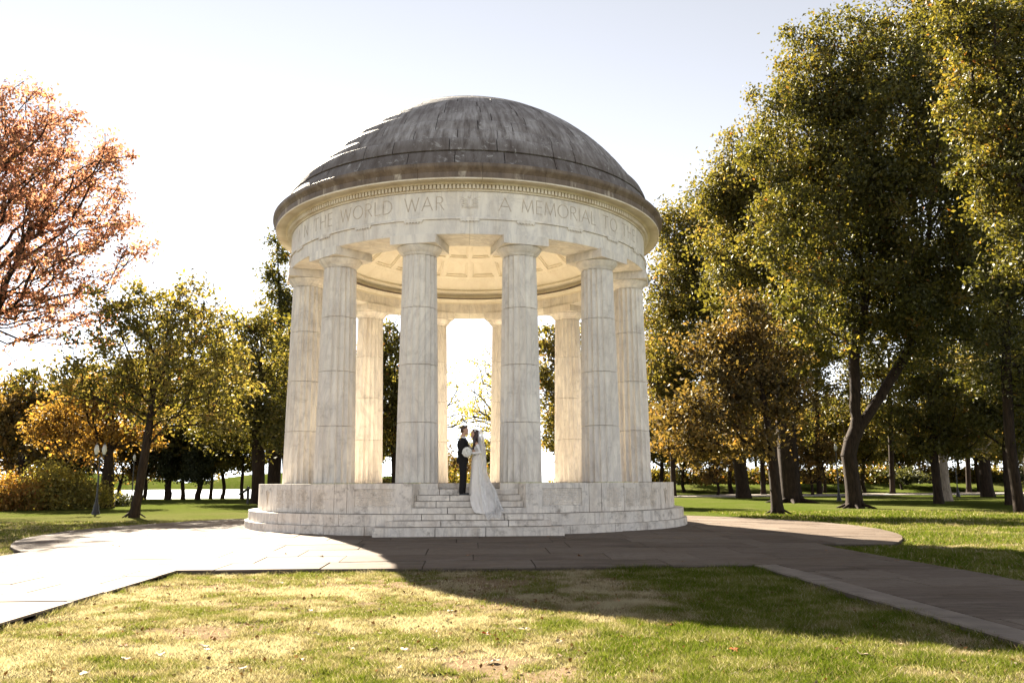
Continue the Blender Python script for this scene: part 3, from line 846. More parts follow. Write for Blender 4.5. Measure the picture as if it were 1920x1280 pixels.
def make_tree(name, label, base, trunk, ells, ncl, nleaf, size, lmat, bmat='bark', r0=.4, cr=.8, seed=1, shell=.55, group=None, rtip=.014, sides=6, cat='tree', hue=0.0, spread=.35, lenw=.45, limbs=(), step=.7, roots=0):
    """trunk: points of the trunk line (world); ells: crown lobes (centre, radii, weight)"""
    g = np.random.default_rng(seed)
    base = np.array(base, float)
    wts = np.array([e[2] if len(e) > 2 else e[1][0] * e[1][1] * e[1][2] for e in ells], float); wts /= wts.sum()
    cl = []
    for e, k in zip(ells, np.maximum(1, np.round(wts * ncl)).astype(int)):
        d = g.normal(size=(k, 3)); d /= np.linalg.norm(d, axis=1, keepdims=True)
        rr = (shell + (1 - shell) * g.random(k)) ** .8 * g.uniform(.80, 1.10, k) * np.where(g.random(k) < .12, g.uniform(1.05, 1.28, k), 1)
        cl.append(np.array(e[0])[None] + d * rr[:, None] * np.array(e[1])[None])
    cl = np.concatenate(cl)
    cl[:, 2] = np.maximum(cl[:, 2], base[2] + 1.2)
    P, par, ends = skeleton(base, trunk, cl, g, step=step, lenw=lenw, limbs=limbs)
    tn = len(trunk)
    rad = pipe_radii(len(P), par, ends, tn, r0, rtip)
    rad = flare(P, rad, tn, base)
    root = empty(name, base)
    tag(root, label, cat, group)
    tv, tf = tubes_np(P, par, rad, sides)
    if roots:
        mb = MB()
        for q in range(roots):
            a = 2 * math.pi * (q + g.uniform(-.25, .25)) / roots; ln = g.uniform(1.5, 2.3) * r0 * 1.5
            dv = np.array([math.cos(a), math.sin(a), 0])
            mb.tube([base + dv * r0 * .45 + [0, 0, .75], base + dv * r0 * 1.0 + [0, 0, .22], base + dv * ln * .8 + [0, 0, .03], base + dv * ln + [0, 0, -.08]], [r0 * .34, r0 * .26, r0 * .14, r0 * .06], 7)
        v2 = np.array([list(p) for p in mb.v]); qf = [f for f in mb.f if len(f) == 4]
        tf = np.concatenate([tf, np.array(qf) + len(tv)]); tv = np.concatenate([tv, v2])
    link('trunk', np_mesh('trunk', tv - base, tf, None, True), M[bmat], root)
    # leaves gather round the outer stretch of every twig
    per = max(4, nleaf // len(ends)); pos, tn_ = [], []
    for seg in ends:
        m = len(seg); k = int(per * g.uniform(.45, 1.55))
        i0 = max(0, m - 5)
        t = g.random(k) ** .7
        fi = i0 + t * (m - 1 - i0)
        a = P[seg][np.floor(fi).astype(int)]; b = P[seg][np.minimum(np.floor(fi).astype(int) + 1, m - 1)]
        q = a + (b - a) * (fi - np.floor(fi))[:, None]
        rad_ = cr * g.uniform(.45, 1.15)
        off = g.normal(size=(k, 3)) * np.array([1, 1, .72]) * rad_ * .5
        pos.append(q + off)
        tn_.append(np.clip(g.normal(.42 + hue + g.normal(0, .12), spread * .34, k) + (g.random(k) < .025) * .35, 0, 1))
    pos = np.concatenate(pos); tint = np.concatenate(tn_)
    keep = pos[:, 2] > base[2] + .05
    pos, tint = pos[keep], tint[keep]
    lv, lf = leaves_np(pos, size, g)
    link('crown', np_mesh('crown', lv - base, lf, {'tint': tint}, False, 'FACE'), M[lmat], root)
    TREES.append(root)
    return root
def E(px, py, rx, ry, d, off=0.0, dz=1.0, wt=None):
    """a crown lobe seen at pixel (px,py), rx by ry pixels, `off` metres behind depth d"""
    c = at(px, py, d + off); k = (d + off) / 1573.0 * 1.03
    e = (tuple(c), (rx * k, rx * k * dz, ry * k))
    return e + ((wt,) if wt else ())
def trunk_px(base_px, d, pts, z0=0.0):
    b = ground_at(base_px, d, z0); out = [tuple(b + Vector((0, 0, -.15))), tuple(b + Vector((0, 0, .25)))]
    for px, py, *o in pts: out.append(tuple(at(px, py, d + (o[0] if o else 0))))
    # densify
    res = [out[0]]
    for p, q in zip(out, out[1:]):
        k = max(1, int((Vector(q) - Vector(p)).length / .6))
        res += [tuple(Vector(p).lerp(Vector(q), t / k)) for t in range(1, k + 1)]
    a = np.array(res)
    for _ in range(6): a[1:-1] = (a[:-2] + 2 * a[1:-1] + a[2:]) / 4
    return b, [tuple(p) for p in a]

# left, from front to back
b, t = trunk_px(-190, 50, [(-190, 860), (-170, 740), (-140, 640), (-110, 540), (-90, 440), (-70, 340)])
make_tree('oak_tree', 'huge red-leaved oak reaching in over the lawn, its trunk beyond the frame', b, t,
          [E(-60, 430, 240, 230, 50), E(60, 330, 190, 150, 50), E(20, 225, 130, 90, 50), E(130, 300, 110, 100, 50, -2), E(190, 400, 95, 100, 50, 1), E(160, 500, 120, 80, 50, -2), E(240, 465, 85, 50, 50), E(110, 600, 150, 65, 50, 2), E(-120, 250, 180, 110, 50), E(190, 560, 60, 55, 50, -3)],
          600, 33000, .26, 'leaf_red', 'bark', .75, .85, 3, .3, lenw=.62, rtip=.018)
b, t = trunk_px(255, 40.7, [(262, 920), (268, 870), (275, 840), (282, 780), (295, 700)])
make_tree('park_tree', 'open forked tree with yellowing leaves and thick low limbs left of the memorial', b, t,
          [E(200, 690, 90, 80, 40.7, 0), E(300, 610, 120, 75, 40.7, 1), E(370, 680, 100, 100, 40.7, -1), E(300, 730, 120, 80, 40.7, 2), E(430, 730, 60, 70, 40.7, 1), E(240, 580, 70, 50, 40.7), E(360, 560, 70, 40, 40.7), E(410, 800, 60, 40, 40.7, -1)],
          360, 16500, .22, 'leaf_gold', 'bark', .20, .80, 5, .4, lenw=.6, roots=5, hue=.0, rtip=.010)
b, t = trunk_px(203, 58, [(203, 900), (202, 866), (206, 835)])
make_tree('park_tree', 'low spreading orange tree with forked limbs behind the twin street lamp', b, t,
          [E(150, 775, 75, 55, 58), E(100, 800, 50, 45, 58), E(215, 775, 60, 60, 58), E(260, 800, 45, 50, 58, 1), E(180, 740, 55, 30, 58), E(140, 840, 60, 25, 58)],
          210, 11000, .27, 'leaf_orange', 'bark', .42, .95, 6, .4, lenw=.55)
b, t = trunk_px(45, 84, [(45, 880), (44, 840), (46, 790)])
make_tree('park_tree', 'bronze thin-leaved tree behind the tall shrubs at the left edge', b, t,
          [E(45, 780, 60, 50, 84), E(10, 800, 50, 50, 84), E(80, 800, 40, 55, 84), E(50, 745, 45, 25, 84), E(-30, 770, 60, 60, 84)],
          170, 8500, .30, 'leaf_brown', 'bark', .5, 1.0, 8, .4, hue=.1)
b, t = trunk_px(485, 68, [(485, 890), (484, 820), (486, 740), (490, 650)])
make_tree('park_tree', 'tall green-gold tree with a thick straight trunk just left of the plinth', b, t,
          [E(470, 760, 80, 95, 68), E(500, 650, 60, 75, 68), E(430, 700, 50, 80, 68, 2), E(520, 790, 50, 60, 68, -2), E(455, 620, 45, 40, 68), E(410, 790, 55, 60, 68, 1)],
          330, 18000, .30, 'leaf_gold', 'bark', .52, 1.25, 9, .35, hue=-.12)
b, t = trunk_px(514, 76, [(514, 890), (518, 820), (528, 740), (540, 660)])
make_tree('park_tree', 'dark olive tree partly hidden behind the left columns', b, t,
          [E(560, 700, 55, 110, 76), E(530, 800, 45, 60, 76), E(600, 760, 60, 100, 76), E(640, 720, 50, 90, 76, 3)],
          200, 11000, .32, 'leaf_green', 'bark', .6, 1.3, 10, .35)
b, t = trunk_px(540, 90, [(538, 880), (534, 780), (528, 660), (524, 560), (520, 470)])
make_tree('poplar_tree', 'narrow upright tree rising behind the left end of the cornice', b, t,
          [E(520, 500, 24, 70, 90), E(528, 590, 36, 80, 90), E(532, 680, 44, 80, 90), E(518, 450, 14, 28, 90)],
          190, 10000, .36, 'leaf_green', 'bark', .5, 1.2, 12, .3, hue=.02, lenw=.3)
# seen between the columns
b, t = trunk_px(746, 66, [(746, 880), (742, 800), (738, 700)])
make_tree('park_tree', 'green-gold tree with dark trunk filling the gap left of the front left column', b, t,
          [E(735, 690, 45, 80, 66), E(725, 790, 50, 70, 66), E(740, 620, 30, 40, 66), E(700, 720, 55, 90, 66)],
          220, 12500, .28, 'leaf_green', 'bark', .5, 1.15, 14, .35, hue=.12)
b, t = trunk_px(930, 62, [(928, 880), (930, 800), (935, 720), (940, 650)])
make_tree('park_tree', 'sparse pale yellow tree with bare upper twigs behind the couple', b, t,
          [E(900, 800, 55, 55, 62), E(930, 750, 55, 50, 62), E(870, 790, 35, 40, 62, 1), E(905, 690, 40, 40, 62, 0, 1, 4.0), E(960, 690, 50, 80, 62)],
          170, 4300, .21, 'leaf_pale', 'bark', .34, .75, 15, .4, lenw=.5, rtip=.018)
b, t = trunk_px(815, 58, [(812, 880), (806, 810), (800, 740), (802, 680)])
make_tree('park_tree', 'nearly bare tree with thin grey branches behind the front left column', b, t,
          [E(845, 740, 30, 60, 58), E(860, 790, 30, 40, 58, 1), E(790, 720, 50, 60, 58), E(850, 830, 30, 30, 58)],
          60, 1100, .19, 'leaf_pale', 'bark', .22, .6, 16, .4, lenw=.5, rtip=.016)
b, t = trunk_px(1052, 60, [(1052, 880), (1050, 800), (1050, 700)])
make_tree('park_tree', 'golden tree filling the gaps beside the back right column', b, t,
          [E(1040, 700, 45, 80, 60), E(1060, 790, 55, 70, 60), E(1085, 680, 40, 80, 60), E(1025, 640, 25, 40, 60)],
          210, 12000, .27, 'leaf_gold', 'bark', .45, 1.05, 17, .35, hue=.08)
# right of the memorial
b, t = trunk_px(1393, 78, [(1385, 850), (1370, 770), (1350, 680), (1330, 580), (1310, 480)])
make_tree('park_tree', 'tall leaning tree with pale-edged trunk and golden crown beside the cornice', b, t,
          [E(1290, 430, 80, 90, 78), E(1260, 540, 75, 110, 78), E(1350, 480, 100, 110, 78), E(1330, 620, 110, 110, 78), E(1250, 680, 60, 90, 78, 1), E(1235, 430, 26, 60, 78), E(1400, 600, 80, 110, 78, 3)],
          600, 56000, .33, 'leaf_gold', 'bark', .62, 1.6, 20, .35, hue=-.06)
b, t = trunk_px(1455, 38.6, [(1452, 900), (1448, 840), (1438, 780), (1425, 720)])
make_tree('park_tree', 'dark trunked tree with drooping bronze foliage nearest the right side of the plinth', b, t,
          [E(1380, 720, 80, 60, 38.6), E(1310, 775, 85, 50, 38.6, -1), E(1270, 830, 50, 34, 38.6, 1), E(1430, 660, 70, 70, 38.6, 1), E(1340, 660, 70, 50, 38.6, 2), E(1370, 830, 80, 26, 38.6), E(1470, 750, 60, 60, 38.6), E(1300, 850, 50, 20, 38.6, 1), E(1410, 590, 40, 50, 38.6, 1), E(1250, 780, 40, 30, 38.6)],
          340, 24000, .21, 'leaf_brown', 'bark', .25, .85, 22, .35, hue=-.04, roots=5)
b, t = trunk_px(1483, 60, [(1480, 900), (1475, 820), (1470, 740), (1465, 640), (1450, 520), (1440, 400)])
make_tree('elm_tree', 'massive grey-brown trunk carrying a broad yellow-green crown in the right background', b, t,
          [E(1400, 270, 60, 60, 60), E(1350, 340, 50, 60, 60), E(1430, 400, 120, 120, 60), E(1480, 520, 130, 120, 60), E(1390, 340, 80, 70, 60), E(1520, 380, 130, 120, 60, 3), E(1400, 530, 90, 90, 60, -2), E(1340, 420, 60, 90, 60), E(1500, 640, 90, 70, 60)],
          680, 70000, .29, 'leaf_gold', 'bark', .72, 1.45, 24, .4, hue=-.12, roots=7)
b, t = trunk_px(1600, 47, [(1598, 900), (1592, 850), (1584, 810), (1570, 740), (1562, 680), (1560, 560), (1565, 430), (1580, 300)])
make_tree('elm_tree', 'great forked tree with spreading roots and the darkest crown on the right lawn', b, t,
          [E(1560, 130, 130, 120, 47), E(1480, 250, 110, 120, 47), E(1640, 250, 190, 180, 47), E(1560, 400, 160, 140, 47), E(1720, 420, 180, 150, 47), E(1460, 420, 80, 110, 47, -2), E(1640, 570, 170, 90, 47, 1), E(1500, 560, 90, 100, 47, -3), E(1790, 260, 140, 150, 47, 2), E(1700, 90, 130, 110, 47), E(1470, 660, 60, 90, 47, -4), E(1780, 560, 120, 90, 47), E(1690, 650, 90, 50, 47), E(1860, 420, 110, 150, 47, 3), E(1850, 600, 90, 80, 47, 2), E(1900, 250, 110, 140, 47, 4), E(1820, 70, 110, 100, 47, 2), E(1760, 10, 110, 70, 47), E(1430, 330, 50, 80, 47, -1)],
          1380, 200000, .235, 'leaf_green', 'bark', .42, 1.25, 26, .35, hue=.06, roots=7, lenw=.4,
          limbs=[[at(1594, 850, 47), at(1606, 805, 47), at(1635, 765, 47), at(1665, 720, 47), at(1700, 660, 47), at(1730, 560, 47)], [at(1606, 800, 47), at(1602, 740, 47), at(1600, 680, 47), at(1620, 560, 47)]])
b, t = trunk_px(2080, 31, [(2075, 800), (2060, 640), (2040, 480), (2020, 330), (2000, 200)])
make_tree('elm_tree', 'near tree overhanging the upper right corner with one thick bare limb', b, t,
          [E(1900, 90, 120, 110, 31), E(1960, 250, 140, 150, 31), E(1850, 50, 70, 70, 31), E(1880, 330, 90, 120, 31, 1), E(1790, 30, 70, 50, 31), E(2050, 60, 160, 130, 31), E(1930, 470, 90, 90, 31), E(1820, 210, 60, 70, 31, 1)],
          520, 70000, .175, 'leaf_green', 'bark', .45, .95, 28, .35, hue=.08, lenw=.5)
b, t = trunk_px(1757, 55, [(1755, 890), (1750, 850), (1746, 800), (1742, 740)])
make_tree('park_tree', 'small green-yellow tree with a straight dark trunk in front of the far walkway', b, t,
          [E(1740, 760, 80, 60, 55), E(1690, 800, 50, 45, 55), E(1800, 800, 60, 50, 55), E(1740, 700, 60, 45, 55), E(1760, 830, 80, 30, 55)],
          230, 14000, .24, 'leaf_green', 'bark', .27, .9, 30, .35, hue=.14)
b, t = trunk_px(1773, 62, [(1768, 890), (1766, 840), (1770, 780)])
make_tree('park_tree', 'young tree with a pale trunk next to the small green-yellow tree', b, t,
          [E(1790, 760, 60, 60, 62), E(1830, 820, 50, 40, 62), E(1800, 700, 60, 50, 62)],
          140, 8500, .26, 'leaf_gold', 'bark_pale', .34, 1.0, 31, .35, hue=.1)
b, t = trunk_px(1908, 38.4, [(1898, 880), (1890, 780), (1885, 660), (1890, 540), (1895, 430)])
make_tree('park_tree', 'tall slender tree with sparse dark leaves at the right edge', b, t,
          [E(1880, 600, 60, 110, 38.4), E(1920, 480, 70, 110, 38.4), E(1850, 700, 55, 60, 38.4), E(1930, 720, 60, 80, 38.4), E(1870, 490, 50, 70, 38.4, 1), E(1940, 820, 40, 40, 38.4)],
          230, 12500, .19, 'leaf_green', 'bark', .23, .85, 32, .3, hue=-.05)
b, t = trunk_px(1888, 51, [(1886, 880), (1886, 800), (1884, 740)])
make_tree('park_tree', 'thin dark stemmed tree just left of the slender tree at the right edge', b, t,
          [E(1880, 740, 50, 70, 51), E(1850, 780, 45, 45, 51), E(1910, 800, 40, 50, 51)],
          120, 7500, .23, 'leaf_green', 'bark', .20, .85, 33, .35, hue=.05)
b, t = trunk_px(1850, 76, [(1846, 890), (1844, 830), (1846, 760)])
make_tree('park_tree', 'broad trunked tree with golden leaves beside the far walkway on the right', b, t,
          [E(1850, 770, 70, 70, 76), E(1810, 820, 50, 40, 76), E(1900, 830, 50, 40, 76)],
          180, 10000, .31, 'leaf_gold', 'bark', .52, 1.15, 34, .35, hue=-.02)

for px, d, lm, hue, sd, lab, lobes in (
        (1535, 92, 'leaf_gold', -.10, 51, 'tall golden tree filling the gap between the two great trunks', [(1520, 600, 80, 130), (1560, 700, 90, 80), (1480, 680, 70, 90), (1540, 500, 70, 80)]),
        (1672, 90, 'leaf_green', .08, 52, 'tall green tree standing behind the forked limb of the great tree', [(1670, 620, 90, 120), (1630, 720, 80, 60), (1720, 700, 90, 80), (1680, 500, 80, 90)]),
        (1815, 94, 'leaf_green', .02, 53, 'tall dark green tree behind the small trees on the right lawn', [(1810, 560, 100, 150), (1860, 680, 90, 90), (1770, 690, 80, 70), (1880, 480, 80, 100)]),
        (1925, 84, 'leaf_green', .0, 54, 'tall green tree at the far right behind the slender tree', [(1930, 580, 90, 150), (1960, 700, 90, 90), (1890, 720, 70, 60)]),
        (1262, 84, 'leaf_brown', .05, 55, 'bronze-green tree crowding the right edge of the columns', [(1250, 700, 50, 90), (1275, 790, 55, 60), (1235, 620, 35, 60)]),
        (1430, 90, 'leaf_gold', -.05, 56, 'golden tree filling the space behind the leaning trunk', [(1420, 700, 80, 90), (1450, 790, 80, 50), (1380, 780, 70, 50)])):
    b, t = trunk_px(px, d, [(px, 880), (px - 2, 820), (px - 4, 740), (px - 6, 660)])
    make_tree('park_tree', lab, b, t, [E(*l, d, (i % 3 - 1) * 2) for i, l in enumerate(lobes)], 260, 21000, .34, lm, 'bark', .27, 1.4, sd, .35, hue=hue)
# distant trees: four grown once, then copied
def far_tree(name, label, h, wdt, lmat, n, nl, size, seed, hue=0, rt=.19, dense=.35, fork=.25):
    b = Vector((0, 0, 0)); g2 = random.Random(seed); t = [(0, 0, -.2), (0, 0, .3)] + [(.15 * math.sin(i), .1 * i * .2, h * fork * i / 4) for i in range(1, 7)]
    return make_tree(name, label, b, t, [((g2.uniform(-.6, .6) * wdt, g2.uniform(-.6, .6) * wdt, h * g2.uniform(.36, .86)), (wdt * g2.uniform(.4, .75), wdt * g2.uniform(.4, .75), h * g2.uniform(.10, .24))) for _ in range(9)],
                     n, nl, size, lmat, 'bark', rt, h * .10, seed, dense, hue=hue, sides=5, step=1.0)
protos = {'gold': far_tree('distant_tree', '', 11, 4.4, 'leaf_gold', 120, 7000, .36, 41),
          'green': far_tree('distant_tree', '', 12, 4.6, 'leaf_green', 130, 7500, .38, 42, .12),
          'bronze': far_tree('distant_tree', '', 9, 4.2, 'leaf_brown', 110, 6000, .34, 43, .1),
          'orange': far_tree('distant_tree', '', 8, 3.8, 'leaf_orange', 100, 5000, .34, 44),
          'dark': far_tree('distant_tree', '', 7.5, 2.8, 'leaf_dark', 110, 7000, .30, 45, fork=.18)}
FAR = [ # kind, photo x, depth, scale, label
    ('dark', 318, 88, .95, 'dark evergreen by the river wall, first right of the forked tree'),
    ('dark', 345, 90, 1.0, 'dark evergreen in the middle of the dark clump by the river'),
    ('dark', 372, 87, .8, 'small dark evergreen at the right end of the dark clump by the river'),
    ('gold', 396, 90, .85, 'golden riverside tree next to the dark evergreens'),
    ('gold', 432, 92, .95, 'golden riverside tree with a thick dark trunk'),
    ('green', 455, 89, .9, 'green riverside tree closest to the trail sign'),
    ('bronze', 226, 90, 1.0, 'bronze riverside tree behind the twin street lamp'),
    ('bronze', 290, 92, 1.0, 'bronze riverside tree seen behind the forked tree trunk'),
    ('dark', 150, 86, 1.15, 'dark evergreen behind the right end of the tall shrubs'),
    ('gold', 100, 92, 1.1, 'golden tree behind the tall shrubs on the left'),
    ('orange', 15, 90, 1.25, 'orange tree farthest left behind the shrubs'),
    ('bronze', -60, 88, 1.5, 'bronze tree behind the shrubs, cut by the left frame edge'),
    ('green', 560, 95, 1.25, 'green tree behind the leftmost column'),
    ('gold', 690, 100, 1.2, 'golden tree low behind the left columns'),
    ('bronze', 850, 95, .62, 'low bronze tree behind the groom'),
    ('gold', 872, 105, .55, 'low golden tree right behind the couple'),
    ('green', 905, 110, .7, 'low green tree behind the bride'),
    ('gold', 1100, 100, 1.2, 'golden tree behind the right columns'),
    ('bronze', 1345, 88, .72, 'small bronze tree on the far lawn, left of the leaning trunk'),
    ('bronze', 1522, 88, .78, 'small bronze tree between the massive trunk and the single lamp'),
    ('green', 1282, 110, 1.1, 'green tree past the far walkway, beside the plinth'),
    ('gold', 1240, 96, 1.2, 'golden tree close behind the right edge of the plinth'),
    ('bronze', 1310, 120, 1.2, 'bronze tree far behind the walkway near the memorial'),
    ('gold', 1420, 125, 1.2, 'golden tree far behind the leaning trunk'),
    ('green', 1480, 130, 1.1, 'green tree far behind the massive trunk'),
    ('gold', 1560, 128, 1.0, 'golden tree far behind the single lamp'),
    ('gold', 1655, 120, 1.05, 'golden tree on the rise past the walkway'),
    ('green', 1690, 112, .75, 'small green tree on the rise past the walkway'),
    ('orange', 1640, 135, 1.1, 'orange tree farthest back on the rise'),
    ('gold', 1725, 132, 1.2, 'golden tree behind the small green-yellow tree'),
    ('green', 1800, 140, 1.3, 'green tree far back behind the second lamp'),
    ('gold', 1870, 125, 1.2, 'golden tree far back near the right frame edge'),
    ('bronze', 1925, 118, 1.2, 'bronze tree far back at the right frame edge'),
    ('green', 1600, 145, 1.35, 'green tree far back behind the great forked tree'),
    ('green', 1960, 90, 1.5, 'green tree beyond the right frame edge'),
    ('bronze', 70, 84, 1.35, 'bronze tree rising behind the tallest shrub'),
    ('gold', 350, 96, 1.5, 'tall golden tree rising above the dark evergreens by the river'),
    ('green', 412, 97, 1.5, 'tall green tree above the golden riverside trees'),
    ('gold', 180, 97, 1.45, 'tall golden tree behind the low orange tree'),
    ('green', 1370, 104, 1.35, 'green tree behind the small bronze tree on the far lawn'),
    ('gold', 1450, 98, 1.25, 'golden tree between the leaning trunk and the massive trunk'),
    ('green', 1545, 106, 1.2, 'green tree right of the single lamp, on the far lawn'),
    ('gold', 1620, 100, 1.15, 'golden tree directly behind the great forked trunk'),
    ('bronze', 1700, 118, 1.3, 'bronze tree left of the small green-yellow tree, past the walkway'),
    ('gold', 1765, 110, 1.3, 'golden tree behind the pale trunk, past the walkway'),
    ('green', 1835, 106, 1.25, 'green tree between the second lamp and the broad trunk'),
    ('gold', 1905, 104, 1.3, 'golden tree behind the slender tree at the right edge'),
]
seen = set()
for i, (k, px, d, s, lab) in enumerate(FAR):
    o = protos[k] if k not in seen else copy_tree(protos[k])
    seen.add(k)
    g_ = ground_at(px, d)
    zz = 0.0
    if px > 1150 and d - 28.4 > 78: zz = 1.6 * float(ss(78, 100, d - 28.4)) * .95
    if px < 520 and g_.y > shore - 3: g_.y = shore - 4 - (i % 3); 
    o.location = (g_.x, g_.y, zz); o.rotation_euler = (0, 0, i * 1.7); o.scale = (s * random.uniform(.92, 1.1), s * random.uniform(.92, 1.1), s)
    o['label'] = lab; o['group'] = 'distant trees of the park'

# shrubs
def shrub(name, label, px, d, w_, h, lmat, nl, size, seed, hue=0.0, group=None, depth=.8, z0=0.0):
    g = np.random.default_rng(seed); b = np.array(ground_at(px, d, z0)); root = empty(name, b); tag(root, label, 'shrub', group)
    k = 46
    dd = g.normal(size=(k, 3)); dd[:, 2] = np.abs(dd[:, 2]); dd /= np.linalg.norm(dd, axis=1, keepdims=True)
    tips = dd * np.array([w_ / 2, w_ / 2 * depth, h]) * g.uniform(.72, 1.03, (k, 1)); tips[:, 2] = np.maximum(tips[:, 2], .12 * h)
    sm = MB()
    for t_ in tips[:16]:
        sm.tube([(t_[0] * .12, t_[1] * .12, -.1), tuple(t_ * .5 + [0, 0, .1 * h]), tuple(t_ * .93)], [.03, .02, .008], 4)
    sm.build('stem', M['bark'], root)
    n = nl // k; c = np.concatenate([t_[None] * g.uniform(.55, 1.0, (n, 1)) + g.normal(size=(n, 3)) * np.array([.13 * w_, .1 * w_, .11 * h]) for t_ in tips])
    c = c[c[:, 2] > .02]
    tint = np.clip(g.normal(.45 + hue, .2, len(c)), 0, 1)
    lv, lf = leaves_np(c, size, g)
    link('foliage', np_mesh('foliage', lv, lf, {'tint': tint}, False, 'FACE'), M[lmat], root)
    return root
shrub('shrub', 'rounded orange shrub at the left edge of the lawn', 20, 54, 4.4, 2.6, 'leaf_orange', 9000, .19, 61, .12)
shrub('shrub', 'tallest green-gold shrub in the middle of the shrub row', 85, 55, 4.8, 2.95, 'leaf_pale', 11000, .19, 62, -.10)
shrub('shrub', 'green shrub at the right end of the shrub row near the twin lamp', 142, 56, 4.2, 2.55, 'leaf_pale', 10000, .19, 63, -.22)
shrub('shrub', 'orange shrub cut by the left frame edge', -50, 54, 4.4, 2.5, 'leaf_orange', 8000, .17, 64)
shrub('shrub', 'low dark juniper spreading on the lawn beside the twin lamp', 212, 62, 3.0, 1.0, 'leaf_dark', 5000, .15, 65, .1)
for i in range(15):
    px = 1225 + i * 52; nm = ['beside the plinth', 'second from the plinth', 'third from the plinth', 'left of the leaning trunk', 'right of the leaning trunk', 'left of the massive trunk', 'right of the massive trunk', 'behind the single lamp', 'behind the great forked tree', 'left of the small green-yellow tree', 'behind the small green-yellow tree', 'behind the pale trunk', 'near the second lamp', 'second from the right edge', 'at the right edge'][i]
    shrub('shrub', 'overgrown bush past the far walkway ' + nm, px, 106 + (i * 7) % 9, 6.2, 2.4, ['leaf_green', 'leaf_dark', 'leaf_gold', 'leaf_green'][i % 4], 2600, .38, 70 + i, .25, 'bushes past the far walkway', z0=1.2)
for i, (px, d, ww, h) in enumerate([(838, 84, 6, 3.0), (880, 90, 6, 2.4), (910, 86, 5, 3.2), (730, 92, 6, 2.6), (1075, 92, 7, 2.6)]):
    shrub('shrub', ['wild bush seen between the columns left of the groom', 'wild bush low behind the couple', 'wild bush behind the bride and her veil', 'wild bush in the gap left of the front left column', 'wild bush in the gap by the back right column'][i], px, d, ww, h, ['leaf_green', 'leaf_gold'][i % 2], 3500, .28, 90 + i, .2, 'wild bushes seen between the columns')

# ---------------------------------------------------------------- street furniture
def lamp_base(px, d, h, label, twin, z0=0.0):
    root = empty('street_lamp', ground_at(px, d, z0)); tag(root, label, 'street lamp')
    MB().lathe([(0, -.1), (.20, -.1), (.20, .10), (.16, .16), (.13, .45), (.09, .56), (.10, .62), (.06, .68), (.05, 1.2), (.038, h * .72), (.038, h * .74), (.06, h * .75), (.06, h * .77), (.035, h * .79), (.045, h * .83), (0, h * .83)], 12).build('pole', M['iron'], root, 40)
    xs = (-.20, .20) if twin else (0,)
    if twin:
        MB().tube([(-.20, 0, h * .82), (-.14, 0, h * .785), (0, 0, h * .80), (.14, 0, h * .785), (.20, 0, h * .82)], .022, 8).build('crossarm', M['iron'], root, 50)
    for x in xs:
        z = h * .82
        g = MB().lathe([(.06, z + .06), (.08, z + .12), (.115, z + .25), (.12, z + .34), (.10, z + .46), (.05, z + .58), (0, z + .60)], 14, Matrix.Translation((x, 0, 0))).build('lamp_globe', M['globe'], root, 60)
        MB().lathe([(0, z - .02), (.05, z - .02), (.06, z + .04), (.09, z + .06), (.09, z + .075), (0, z + .075)], 12, Matrix.Translation((x, 0, 0))).build('globe_holder', M['iron'], root, 40)
        MB().lathe([(.06, z + .60), (.035, z + .635), (.018, z + .66), (.02, z + .70), (0, z + .74)], 10, Matrix.Translation((x, 0, 0))).build('finial', M['iron'], root, 40)
    return root
lamp_base(184, 45.5, 3.7, 'black twin street lamp with two white globes on the left lawn', True)
lamp_base(249, 72, 4.2, 'black street lamp with white globe half hidden by the forked tree trunk', False)
lamp_base(1571, 64, 4.6, 'tall black street lamp with white globe left of the great forked tree', False)
lamp_base(1794, 78, 4.6, 'distant black street lamp beside the far walkway on the right', False)
sg = empty('trail_sign', ground_at(466, 67)); tag(sg, 'slanted information sign on a dark post left of the plinth', 'sign')
MB().box(-.09, .09, -.06, .06, -.15, 1.35).build('post', M['iron'], sg)
Rm = Matrix.Translation((-.22, -.1, 1.0)) @ Matrix.Rotation(R(-35), 4, 'Y')
MB().box(-.5, .42, -.42, .42, -.03, .03, Rm).build('sign_board', M['iron'], sg)
MB().box(-.46, .38, -.38, .38, .031, .036, Rm).build('sign_face', M['sign_face'], sg)

# ---------------------------------------------------------------- lawn: grass blades and fallen leaves
def scatter(n, x0, x1, y0, y1, g, margin=.0):
    x, y = g.uniform(x0, x1, n), g.uniform(y0, y1, n)
    k = ~in_pave(x, y, margin); return x[k], y[k]
def ground_z(x, y): return (fbm(x * .8, y * .8, 14) - .5) * .05 + (fbm(x * 5, y * 5, 15) - .5) * .025
def in_view(x, y, m=.16):
    dx, dy = x - CAM.x, y - CAM.y; t = dx / np.maximum(dy, .1); ty = math.tan(R(YAW))
    return (dy > 4.6) & (t > ty - .655 - m) & (t < ty + .665 + m)
gg = np.random.default_rng(5)
bx, by, bs = [], [], []
for (n, x0, x1, y0, y1, s) in ((330000, -5, 5.1, -24.4, -20.5, 1.0), (250000, -5, 5.1, -20.5, -16.8, 1.15), (150000, -5, 5.1, -16.8, -13.58, 1.45), (66000, 7.9, 17, -20, -9, 1.9), (66000, 8, 21, -12, 2, 2.4), (24000, -17, -9.6, -16, -6, 2.0), (26000, -24, -10, -6, 8, 2.6), (40000, 12, 26, -4, 14, 3.4)):
    x, y = scatter(n, x0, x1, y0, y1, gg, .012); k = in_view(x, y); bx.append(x[k]); by.append(y[k]); bs.append(np.full(k.sum(), s))
x, y, s = np.concatenate(bx), np.concatenate(by), np.concatenate(bs)
ex, ey = [], []
